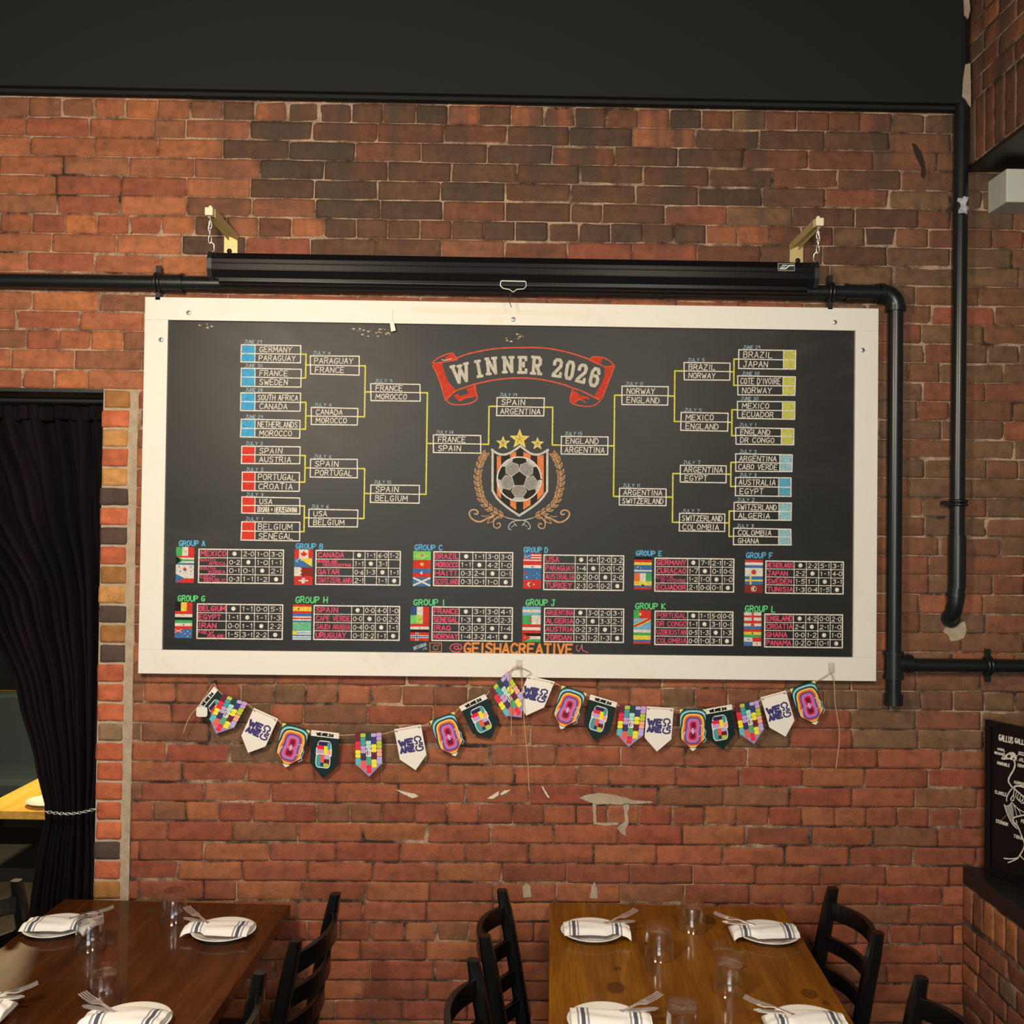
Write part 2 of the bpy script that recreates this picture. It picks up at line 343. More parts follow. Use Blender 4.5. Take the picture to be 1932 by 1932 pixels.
# ------------------------------------------------------------------ brickwork
YW = 0.035; ROW = 0.065; Z0 = 3.3991
PAL = [((136, 84, 58), 3), ((144, 86, 58), 4), ((138, 80, 54), 4), ((150, 92, 62), 2), ((128, 82, 58), 2.4), ((122, 78, 56), 1.5), ((158, 96, 60), 0.9), ((136, 76, 54), 2)]
PALL = [((136, 74, 50), 4), ((144, 80, 53), 4), ((130, 71, 49), 3), ((148, 88, 56), 2), ((126, 80, 55), 1.4), ((138, 70, 49), 2)]
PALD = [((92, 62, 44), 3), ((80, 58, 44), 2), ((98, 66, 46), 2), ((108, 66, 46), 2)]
PALG = [((114, 84, 58), 2), ((106, 78, 56), 2), ((118, 78, 54), 2.6), ((110, 80, 56), 2), ((122, 74, 52), 1)]
PALJ = [((180, 96, 62), 5), ((172, 88, 56), 4), ((150, 102, 54), 2), ((190, 138, 80), 1.2), ((78, 60, 52), 1.3), ((136, 108, 80), 1)]
def pick(p, rng):
    c = rng.choices([a for a, _ in p], [w for _, w in p])[0]
    k = rng.uniform(0.88, 1.1)
    return tuple(v*k for v in lin(c))
def brick(mb, u0, v0, u1, v1, P, rng, col, proud=0.004, nu=None):
    nu = nu or max(3, int((u1-u0)/0.035)); nv = 3
    V = []; Fc = []
    jt = [[rng.uniform(-1, 1) for _ in range(nu+1)] for _ in range(4)]
    tilt = rng.uniform(-0.0012, 0.0012)
    for j in range(nv+1):
        for i in range(nu+1):
            a, b = i/nu, j/nv
            a2 = [0.0, 0.03][0] if i == 0 else a
            u = u0+(u1-u0)*a; v = v0+(v1-v0)*(0, 0.14, 0.86, 1)[j]
            if i == 1: u = u0+min(0.012, (u1-u0)*0.12)
            if i == nu-1: u = u1-min(0.012, (u1-u0)*0.12)
            edge = (i in (0, nu)) or (j in (0, nv))
            if j == 0: v += jt[0][i]*0.0013
            if j == nv: v += jt[1][i]*0.0013
            if i == 0: u += jt[2][j]*0.0014
            if i == nu: u += jt[3][j]*0.0014
            if i in (0, nu) and j in (0, nv):
                u += (0.0018 if i == 0 else -0.0018)*rng.uniform(0.0, 1.2); v += (0.0012 if j == 0 else -0.0012)*rng.uniform(0.2, 1.3)
            d = proud + tilt*(b-0.5)*2 + rng.uniform(-0.0007, 0.0007) - (0.0016 if edge else 0)
            V.append(P(u, v, d))
    W = nu+1
    for j in range(nv):
        for i in range(nu):
            Fc.append((j*W+i, j*W+i+1, (j+1)*W+i+1, (j+1)*W+i))
    ring = [i for i in range(W)]+[j*W+nu for j in range(1, nv+1)]+[nv*W+i for i in range(nu-1, -1, -1)]+[j*W for j in range(nv-1, 0, -1)]
    b = len(V)
    # skirt back into the mortar
    cu, cv = (u0+u1)/2, (v0+v1)/2
    uv = {}
    k = 0
    for j in range(nv+1):
        for i in range(nu+1):
            uv[k] = None; k += 1
    n0 = P(0, 0, 0); nn = (Vector(P(0, 0, -1))-Vector(n0))
    for r in ring: V.append(tuple(Vector(V[r])+nn*(proud+0.006)))
    L = len(ring)
    for k in range(L):
        Fc.append((ring[k], b+k, b+(k+1) % L, ring[(k+1) % L]))
    mb.add(V, Fc, col, 0, True)

rng = random.Random(11)
DX0, DX1, DZ = -2.45, -1.363, Z0-15*ROW      # doorway opening
wall = MB(); mort = wall
XL, XR = -2.75, 3.2
PB = lambda u, v, d: (u, YW-d, v)
def spans_minus(u0, u1, cuts):
    out = [(u0, u1)]
    for a, b in cuts:
        nxt = []
        for s, e in out:
            if b <= s or a >= e: nxt.append((s, e)); continue
            if a > s: nxt.append((s, a))
            if b < e: nxt.append((b, e))
        out = nxt
    return [(s, e) for s, e in out if e-s > 0.02]
BL_, JT = 0.2155, 0.0030
for k in range(-7, 53):
    v1 = Z0-k*ROW; v0 = v1-ROW
    if v1 < 0.03: break
    hdr = (k % 6 == 0)
    L = BL_/2 if hdr else BL_
    off = -1.537 + (BL_/2 if k % 2 == 0 else 0) + rng.uniform(-0.025, 0.025)
    if hdr: off += 0.028
    x = off-6*BL_
    cuts = []
    if v1 <= DZ+0.001: cuts = [(DX0, -1.248), (XL, DX0-0.12)]
    drift = 0
    while x < XR:
        l = L*rng.uniform(0.97, 1.03)
        if not hdr and rng.random() < 0.06: l = L*0.5
        a, b = x, x+l; x = b
        for s, e in spans_minus(max(a, XL), min(b, XR), cuts):
            xm, zm = (s+e)/2, (v0+v1)/2
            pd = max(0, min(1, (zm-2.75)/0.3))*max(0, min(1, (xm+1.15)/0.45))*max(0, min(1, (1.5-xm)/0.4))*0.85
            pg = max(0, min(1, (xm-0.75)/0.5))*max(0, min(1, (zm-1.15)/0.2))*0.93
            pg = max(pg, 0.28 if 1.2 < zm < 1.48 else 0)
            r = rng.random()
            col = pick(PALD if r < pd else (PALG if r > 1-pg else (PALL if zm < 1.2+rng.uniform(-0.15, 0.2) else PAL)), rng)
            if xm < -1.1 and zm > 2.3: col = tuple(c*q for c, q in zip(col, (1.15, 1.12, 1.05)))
            jh = JT*rng.uniform(0.75, 1.3)
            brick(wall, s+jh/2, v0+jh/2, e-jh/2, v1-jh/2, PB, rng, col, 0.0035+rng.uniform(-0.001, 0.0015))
# jamb quoins by the doorway, straight joint filled with grey pointing
for k in range(15, 52):
    v1 = Z0-k*ROW; v0 = v1-ROW
    c = pick(PALJ, rng)
    brick(wall, DX1+rng.uniform(-0.004, 0.006), v0+0.0042, -1.277+rng.uniform(-0.004, 0.003), v1-0.0042, PB, rng, c, 0.0055, nu=4)
    brick(wall, DX0-0.11, v0+0.006, DX0, v1-0.006, PB, rng, pick(PALJ, rng), 0.005, nu=4)
def quad(mb, u0, v0, u1, v1, P, d, mi): mb.add([P(u0, v0, d), P(u1, v0, d), P(u1, v1, d), P(u0, v1, d)], [(0, 1, 2, 3)], (1, 1, 1), mi)
MD = 0.0015
quad(wall, XL, DZ, XR, 4.0, PB, MD, 1); quad(wall, -1.25, 0, XR, DZ, PB, MD, 1); quad(wall, XL, 0, DX0, DZ, PB, MD, 1)
quad(wall, DX1, 0, -1.248, DZ, PB, 0.0018, 2)
# wall body (thickness), with the reveal of the doorway
for (u0, v0, u1, v1) in ((XL, DZ, XR, 4.0), (DX1, 0, XR, DZ), (XL, 0, DX0, DZ)):
    wall.box(((u0+u1)/2, YW+0.002+0.14, (v0+v1)/2), (u1-u0, 0.28, v1-v0), (1, 1, 1), 2)
wb = struct(wall.build('wall_back', [m_brick, m_mortar, m_pointing]))
# patches of old mortar smeared over the bricks, splashes of white and red paint
m_splash = mat('white_paint_splash', (0.62, 0.55, 0.46), 0.8); m_redsplash = mat('old_red_paint', (0.085, 0.012, 0.010), 0.8)
for pts_, nm, mm_ in (([(1093, 1505), (1106, 1500), (1130, 1496), (1160, 1500), (1184, 1506), (1195, 1510), (1230, 1512), (1232, 1515), (1194, 1517), (1172, 1518), (1140, 1517), (1125, 1518), (1105, 1511)], 'wall_back_mortar_patch', m_pointing),
                  ([(1118, 1516), (1125, 1517), (1124, 1535), (1126, 1552), (1140, 1553), (1168, 1552), (1166, 1557), (1145, 1558), (1120, 1556)], 'wall_back_mortar_patch', m_pointing), ([(1176, 1517), (1188, 1516), (1184, 1535), (1186, 1552), (1180, 1566), (1181, 1578), (1172, 1572), (1163, 1563), (1170, 1556), (1179, 1550)], 'wall_back_mortar_patch', m_pointing),
                  ([(1786, 1180), (1796, 1174), (1806, 1178), (1820, 1172), (1824, 1190), (1818, 1204), (1806, 1209), (1794, 1210), (1790, 1200), (1780, 1192)], 'wall_back_mortar_patch', m_pointing), ([(986, 1674), (994, 1666), (1000, 1672), (1003, 1692), (988, 1694)], 'wall_back_mortar_patch', m_pointing), ([(1116, 1672), (1122, 1664), (1126, 1674), (1128, 1696), (1113, 1694)], 'wall_back_mortar_patch', m_pointing),
                  ([(920, 1507), (932, 1498), (941, 1492), (940, 1501), (930, 1507)], 'wall_back_paint_splash', m_splash), ([(943, 1499), (950, 1492), (964, 1490), (955, 1496), (947, 1501)], 'wall_back_paint_splash', m_splash), ([(1021, 1483), (1024, 1484), (1037, 1505), (1034, 1506)], 'wall_back_paint_splash', m_splash), ([(745, 1489), (762, 1494), (782, 1498), (790, 1503), (778, 1506), (764, 1500)], 'wall_back_paint_splash', m_splash),
                  ([(278, 160), (312, 158), (334, 163), (330, 172), (300, 176), (280, 170)], 'wall_back_red_smear', m_redsplash), ([(524, 166), (546, 164), (552, 176), (540, 186), (526, 182)], 'wall_back_red_smear', m_redsplash), ([(566, 168), (586, 166), (584, 178), (570, 180)], 'wall_back_red_smear', m_redsplash), ([(618, 168), (642, 165), (648, 178), (630, 188), (616, 182)], 'wall_back_red_smear', m_redsplash)):
    mb = MB(); pl = Plane((0, YW-0.0058, 0), (1, 0, 0), (0, 0, 1)); q = [pl.px(*p) for p in pts_]; q2 = []
    for i in range(len(q)):
        a_, b_ = Vector(q[i]), Vector(q[(i+1) % len(q)]); nseg = max(1, int((b_-a_).length/0.006))
        for k in range(nseg):
            p_ = a_.lerp(b_, k/nseg); q2.append((p_.x+rng.uniform(-.0012, .0012), p_.y+rng.uniform(-.0012, .0012)))
    mb.prism(q2, 0.004, -0.0004 if mm_ is m_pointing else 0.0, lambda u, v, d, pl=pl: pl.pt(u, v, -d))
    struct(mb.build(nm, mm_, wb))

# right: brick wall over an opening and low wall with ledge under it
XS = 1.53
PR = lambda u, v, d: (XS-d, u, v)
rng = random.Random(5)
PALR = [((140, 84, 54), 3), ((122, 72, 48), 3), ((154, 96, 58), 1.6), ((104, 82, 62), 1.2), ((116, 68, 48), 2)]
up_w = MB(); zl = 3.218
y = YW-0.004
while y > -1.2:                                            # soldier course
    w = 0.066*rng.uniform(0.95, 1.05)
    brick(up_w, y-w+0.006, zl+0.006, y-0.003, zl+0.205, PR, rng, pick(PALR, rng), 0.004, nu=3); y -= w
for k in range(10):
    v0 = zl+0.212+k*0.066; y = YW+(0.0 if k % 2 else 0.1)
    while y > -1.2:
        w = 0.2155*rng.uniform(0.95, 1.04); e = min(y, YW-0.003)
        if e-(y-w) > 0.03: brick(up_w, y-w+0.005, v0+0.004, e-0.003, v0+0.062, PR, rng, pick(PALR, rng), 0.004)
        y -= w
up_w.add([PR(-1.2, zl, 0.001), PR(YW, zl, 0.001), PR(YW, 4.0, 0.001), PR(-1.2, 4.0, 0.001)], [(0, 1, 2, 3)], (1, 1, 1), 1)
up_w.box((XS+0.16, (YW-1.2)/2, (zl+4.0)/2), (0.316, 1.2+YW, 4.0-zl), (1, 1, 1), 1)
struct(up_w.build('wall_right', [m_brick, m_mortar]))
lt = MB(); lt.box((XS+0.17, -0.583, zl-0.007), (0.34, 1.23, 0.014)); struct(lt.build('trim_1', m_iron))
low = MB(); zt = 0.808
y = YW-0.004
while y > -1.6:                                            # rowlock course under the ledge
    w = 0.072*rng.uniform(0.92, 1.06); brick(low, y-w+0.008, zt-0.112, y-0.004, zt-0.004, PR, rng, pick(PALR, rng), 0.005, nu=3); y -= w
for k in range(10):
    v1 = zt-0.128-k*0.0665; y = YW+(0.0 if k % 2 else 0.1)
    if v1 < 0.07: break
    while y > -1.6:
        w = 0.2155*rng.uniform(0.9, 1.06); e = min(y, YW-0.003)
        if k % 3 == 1: w *= 0.55
        if e-(y-w) > 0.03: brick(low, y-w+0.006, v1-0.06, e-0.004, v1-0.002, PR, rng, pick(PALR, rng), 0.005+rng.uniform(-.001, .002))
        y -= w
low.add([PR(-1.6, 0, 0.001), PR(YW, 0, 0.001), PR(YW, zt, 0.001), PR(-1.6, zt, 0.001)], [(0, 1, 2, 3)], (1, 1, 1), 1)
low.box((XS+0.2, (YW-1.6)/2, zt/2), (0.396, 1.6+YW, zt), (1, 1, 1), 1)
struct(low.build('wall_right_low', [m_brick, m_mortar]))
sl = MB(); sl.box((XS+0.215, (YW-0.004-1.62)/2, 0.8375), (0.438, 1.616+YW, 0.055))
tag(sl.build('stone_ledge', m_slab, bevel=0.004), 'black stone ledge topping the low brick wall at right', 'ledge')
# dark painted beam along the top of the brick wall, floor, ceiling and the room beyond the doorway
bm_ = MB(); bm_.box(((XL+1.487)/2, YW-0.03, 3.715), (1.487-XL, 0.056, 0.60)); bm_.box(((XL+1.487)/2, YW-0.020, 3.409), (1.487-XL, 0.030, 0.014))
struct(bm_.build('ceiling_beam', m_beam, bevel=0.003))
fl = MB(); fl.box((-0.6, -1.0, -0.02), (9.0, 12.0, 0.04)); struct(fl.build('floor', m_floor))
ce = MB(); ce.box((-0.6, -1.0, 4.03), (9.0, 12.0, 0.04)); struct(ce.build('ceiling', m_beam))
fwl = MB(); fwl.box((-3.0, 4.95, 2.0), (5.0, 0.05, 4.0)); struct(fwl.build('wall_far', m_dark))
swl = MB(); swl.box((-0.9, 2.65, 2.0), (0.05, 4.6, 4.0)); struct(swl.build('wall_passage', m_dark))
ln = MB(); ln.box(((DX0+DX1)/2, YW+0.09, DZ-0.006), (DX1-DX0, 0.20, 0.012)); struct(ln.build('trim_2', m_iron))
def world_child(o, root):                    # mesh drawn in world coordinates, parented without moving
    o.parent = root
    o.matrix_parent_inverse = (Matrix.Translation(root.location) @ root.rotation_euler.to_matrix().to_4x4()).inverted()
    return o

# ------------------------------------------------------------------ the chalkboard with the tournament bracket
BX0, BX1, BZ0, BZ1 = -1.22, 1.22, 2.107-0.6215, 2.107+0.6215
IX0, IX1 = -1.135, 1.135
YP = 0.012
FR = Plane((0, 0, 0), (1, 0, 0), (0, 0, 1))
BP = Plane((0, YP, 0), (1, 0, 0), (0, 0, 1))
iz1 = BP.px(965, 615)[1]; iz0 = BP.px(960, 1232.5)[1]
IX0 = BP.px(313.5, 915)[0]; IX1 = BP.px(1610, 930)[0]
S = (YP-CAM.y)/F                              # metres per photo pixel on the board
board = thing('chalkboard', 'large white-framed chalkboard with a hand-drawn football tournament bracket on the brick wall', 'chalkboard', (0, YW-0.004, BZ0))
mb = MB(); mb.box(((IX0+IX1)/2, YP+0.006, (iz0+iz1)/2), (IX1-IX0+0.02, 0.012, iz1-iz0+0.02)); world_child(mb.build('panel', m_board), board)
for (x0, x1, z0, z1) in ((BX0, BX1, iz1, BZ1), (BX0, BX1, BZ0, iz0), (BX0, IX0, iz0, iz1), (IX1, BX1, iz0, iz1)):
    mb = MB(); mb.box(((x0+x1)/2, 0.013, (z0+z1)/2), (x1-x0, 0.026, z1-z0)); world_child(mb.build('frame_rail', m_white, bevel=0.0012), board)
mb = MB()                                     # spacer battens behind the frame
mb.box((0, 0.0285, BZ1-0.05), (2.3, 0.005, 0.04)); mb.box((0, 0.0285, BZ0+0.05), (2.3, 0.005, 0.04)); world_child(mb.build('batten', m_iron), board)
for px in ((356, 590), (304, 641), (968.5, 602.5), (1575, 608), (1627.5, 660.5)):
    u, v = FR.px(*px); mb = MB()
    mb.lathe([(0.0085, -0.0002), (0.0085, 0.001), (0.006, 0.0028), (0.003, 0.0032)], 20)
    mb.v = [(u+a, -0.0001-d, v+b) for a, b, d in mb.v]; mb.f = [f[::-1] for f in mb.f]
    mb.add([(u+0.0032*math.cos(2*PI*k/8), -0.0034, v+0.0032*math.sin(2*PI*k/8)) for k in range(8)], [tuple(range(8))[::-1]], (0, 0, 0), 1)
    world_child(mb.build('screw', [m_steel, m_iron]), board)
for pts in ([(775, 579), (1112, 588), (1110, 600), (1085, 596), (776, 589)], [(1147, 587), (1170, 588), (1170, 593), (1147, 592)], [(1258, 607), (1290, 610), (1286, 616), (1257, 614)], [(925, 598), (948, 600), (946, 611), (922, 609)]):
    mb = MB(); mb.poly(FR, [FR.px(*p) for p in pts], (1, 1, 1), 0.0004); world_child(mb.build('tape_strip', m_tape), board)
mb = MB(); q = [FR.px(*p) for p in [(733, 584), (741, 584), (741, 600), (747, 624), (738, 626), (735, 604)]]
mb.prism(q, 0.0006, 0.0035, lambda u, v, d: FR.pt(u, v, d)); world_child(mb.build('peeling_tape', m_white), board)
mb = MB(); rp = random.Random(3)              # chips in the black paint
for (cx, cy, w, h, n) in ((702, 627, 42, 10, 34), (384, 616, 16, 6, 9), (985, 636, 14, 7, 9), (960, 640, 5, 5, 3)):
    for _ in range(n):
        c = BP.px(cx+rp.uniform(-w, w), cy+rp.uniform(-h, h)*0.8); r = rp.uniform(0.0006, 0.0034)
        mb.poly(BP, [(c[0]+r*2.0*math.cos(a)*rp.uniform(0.5, 1.2), c[1]+r*math.sin(a)*rp.uniform(0.5, 1.2)) for a in [2*PI*k/7 for k in range(7)]], lin((196, 178, 140)) if rp.random() < 0.6 else lin((110, 100, 86)), 0.0003)
fo = world_child(mb.build('flaked_paint', m_chalk), board); fo['kind'] = 'stuff'

K = 0.86
def C(*rgb): return tuple(min(1, v*K) for v in lin(rgb))
WH, YE, DATE = C(240, 234, 222), C(226, 222, 84), C(176, 206, 224)
SKY, RED, LIM, PBL, BLU2 = C(72, 172, 222), C(222, 58, 44), C(206, 204, 100), C(150, 200, 214), C(90, 172, 206)
LW = 2.1*S
def chalk_part(mb, name, parent): return world_child_sub(mb.build(name, m_chalk), parent)
def world_child_sub(o, parent):
    if parent is board: return world_child(o, board)
    o.parent = parent; return o                                          # sub-part: its part's own space is the same drawing space
BOX = {}
def match(key, x0, y0, x1, y1, a, b, date, sw=None, swx=None, off=0.22):
    mb = MB()
    u0, v1 = BP.px(x0, y0); u1, v0 = BP.px(x1, y1)
    j = lambda: R_.uniform(-0.6, 0.6)*S
    p = [(u0+j(), v1+j()), (u1+j(), v1+j()), (u1+j(), v0+j()), (u0+j(), v0+j())]
    mb.line(BP, p, LW, WH, 0.0008, True)
    vm = (v0+v1)/2; mb.line(BP, [(u0, vm+j()), (u1, vm+j())], LW*0.9, WH)
    tx0, tx1 = u0, u1; swb = None
    if sw:
        us = BP.px(swx, (y0+y1)/2)[0]
        mb.line(BP, [(us, v0), (us, v1)], LW*0.8, WH)
        if us-u0 < u1-us: swb = (u0, us); tx0 = us
        else: swb = (us, u1); tx1 = us
    h = (v1-v0)*0.30; W_ = tx1-tx0
    for s, vb in ((a, vm+(v1-vm)*0.19), (b, v0+(vm-v0)*0.19)):
        w = min(W_*0.84, len(s)*h*0.86) if len(s) < 10 else W_*0.88
        x = tx0 + min(W_*0.07+R_.uniform(0, 0.05)*W_, (W_-w)*0.5) if w > W_*0.75 else tx0+W_*0.10
        mb.text(BP, s, x, vb, h, w, 1.35*S, WH)
    o = chalk_part(mb, 'match_box', board)
    if swb:
        m2 = MB(); m2.poly(BP, [(swb[0]+S, v0+S), (swb[1]-S, v0+S), (swb[1]-S, v1-S), (swb[0]+S, v1-S)], sw, 0.0003)
        chalk_part(m2, 'colour_swatch', o)
    m3 = MB(); m3.text(BP, date, u0+0.05*(u1-u0)+R_.uniform(0, 3)*S, v1+2.2*S, 6*S, 32*S, 0.85*S, DATE); chalk_part(m3, 'date_lettering', o)
    BOX[key] = (u0, u1, vm)
L1 = [(455.8, 650, 567, 684.6, 'GERMANY', 'PARAGUAY', 'JUNE 29'), (455.8, 694.6, 567.8, 730, 'FRANCE', 'SWEDEN', 'JUNE 30'), (455, 740.7, 566.4, 775.8, 'SOUTH AFRICA', 'CANADA', 'JUNE 28'),
      (455, 791.4, 565.5, 826.4, 'NETHERLANDS', 'MOROCCO', 'JUNE 29'), (455.8, 841.5, 565.5, 875.6, 'SPAIN', 'AUSTRIA', 'JULY 2'), (457.6, 890.5, 564.9, 927, 'PORTUGAL', 'CROATIA', 'JULY 2'),
      (456.3, 938, 565.3, 969.5, 'USA', 'BOSNIA & HERZEGOVINA', 'JULY 3'), (455.8, 984, 564.9, 1020.7, 'BELGIUM', 'SENEGAL', 'JULY 1')]
for i, q in enumerate(L1): match('a%d' % i, *q, sw=SKY if i < 4 else RED, swx=481.2)
L2 = [(586, 671.2, 677.7, 707.5, 'PARAGUAY', 'FRANCE', 'JULY 4'), (587.8, 769, 674.6, 802, 'CANADA', 'MOROCCO', 'JULY 4'), (585.6, 866, 674, 901, 'SPAIN', 'PORTUGAL', 'JULY 6'), (582.7, 961, 674.6, 994, 'USA', 'BELGIUM', 'JULY 6')]
for i, q in enumerate(L2): match('b%d' % i, *q)
L3 = [(700, 723.6, 792.4, 757, 'FRANCE', 'MOROCCO', 'JULY 9'), (699.4, 914.5, 790.8, 949, 'SPAIN', 'BELGIUM', 'JULY 10')]
for i, q in enumerate(L3): match('c%d' % i, *q)
match('d0', 818, 820.5, 907, 854.5, 'FRANCE', 'SPAIN', 'JULY 14'); match('f', 937.5, 750, 1026, 785, 'SPAIN', 'ARGENTINA', 'JULY 19'); match('d1', 1058.8, 823, 1147, 858, 'ENGLAND', 'ARGENTINA', 'JULY 15')
for i, q in enumerate([(1174, 729, 1260, 764, 'NORWAY', 'ENGLAND', 'JULY 11'), (1169, 921, 1256, 953.5, 'ARGENTINA', 'SWITZERLAND', 'JULY 11')]): match('e%d' % i, *q)
R2 = [(1290.7, 684, 1377, 717.5, 'BRAZIL', 'NORWAY', 'JULY 5'), (1285, 778.5, 1373, 813.5, 'MEXICO', 'ENGLAND', 'JULY 5'), (1283.6, 877.4, 1369.8, 911, 'ARGENTINA', 'EGYPT', 'JULY 7'), (1281.7, 969, 1367, 1003, 'SWITZERLAND', 'COLOMBIA', 'JULY 7')]
for i, q in enumerate(R2): match('g%d' % i, *q)
R1 = [(1394, 660, 1501, 697, 'BRAZIL', 'JAPAN', 'JUNE 29'), (1392, 709.5, 1500, 746.4, "COTE D'IVOIRE", 'NORWAY', 'JUNE 30'), (1391.7, 757, 1499, 791, 'MEXICO', 'ECUADOR', 'JUNE 30'), (1388.3, 806.7, 1497, 839, 'ENGLAND', 'DR CONGO', 'JULY 1'),
      (1388.3, 856.7, 1494, 889.8, 'ARGENTINA', 'CABO VERDE', 'JULY 3'), (1387.6, 900.7, 1492, 936.4, 'AUSTRALIA', 'EGYPT', 'JULY 3'), (1384.8, 948, 1492.4, 982, 'SWITZERLAND', 'ALGERIA', 'JULY 2'), (1384, 997, 1492, 1028.6, 'COLOMBIA', 'GHANA', 'JULY 3')]
for i, q in enumerate(R1): match('h%d' % i, *q, sw=LIM if i < 4 else (BLU2 if i == 5 else PBL), swx=q[2]-23)
def conn(a, b, c, side):
    mb = MB(); e = 1 if side == 'L' else 0
    ua, ub, va, vb = BOX[a][e], BOX[b][e], BOX[a][2], BOX[b][2]; uc = BOX[c][1-e]; vc = BOX[c][2]
    um = (max(ua, ub)+uc)/2 if side == 'L' else (min(ua, ub)+uc)/2
    w = 2.7*S
    mb.line(BP, [(ua, va), (um, va), (um, vb), (ub, vb)], w, YE, 0.0006); mb.line(BP, [(um, vc), (uc, vc)], w, YE, 0.0006)
    chalk_part(mb, 'connector_line', board)
for i in range(4): conn('a%d' % (2*i), 'a%d' % (2*i+1), 'b%d' % i, 'L'); conn('h%d' % (2*i), 'h%d' % (2*i+1), 'g%d' % i, 'R')
for i in range(2): conn('b%d' % (2*i), 'b%d' % (2*i+1), 'c%d' % i, 'L'); conn('g%d' % (2*i), 'g%d' % (2*i+1), 'e%d' % i, 'R')
conn('c0', 'c1', 'd0', 'L'); conn('e0', 'e1', 'd1', 'R')
for (k, s) in (('d0', 0), ('d1', 1)):
    mb = MB(); ua = BOX[k][1-s]; uf = BOX['f'][s]; um = (ua+uf)/2
    mb.line(BP, [(ua, BOX[k][2]), (um, BOX[k][2]), (um, BOX['f'][2]), (uf, BOX['f'][2])], 2.7*S, YE, 0.0006); chalk_part(mb, 'connector_line', board)

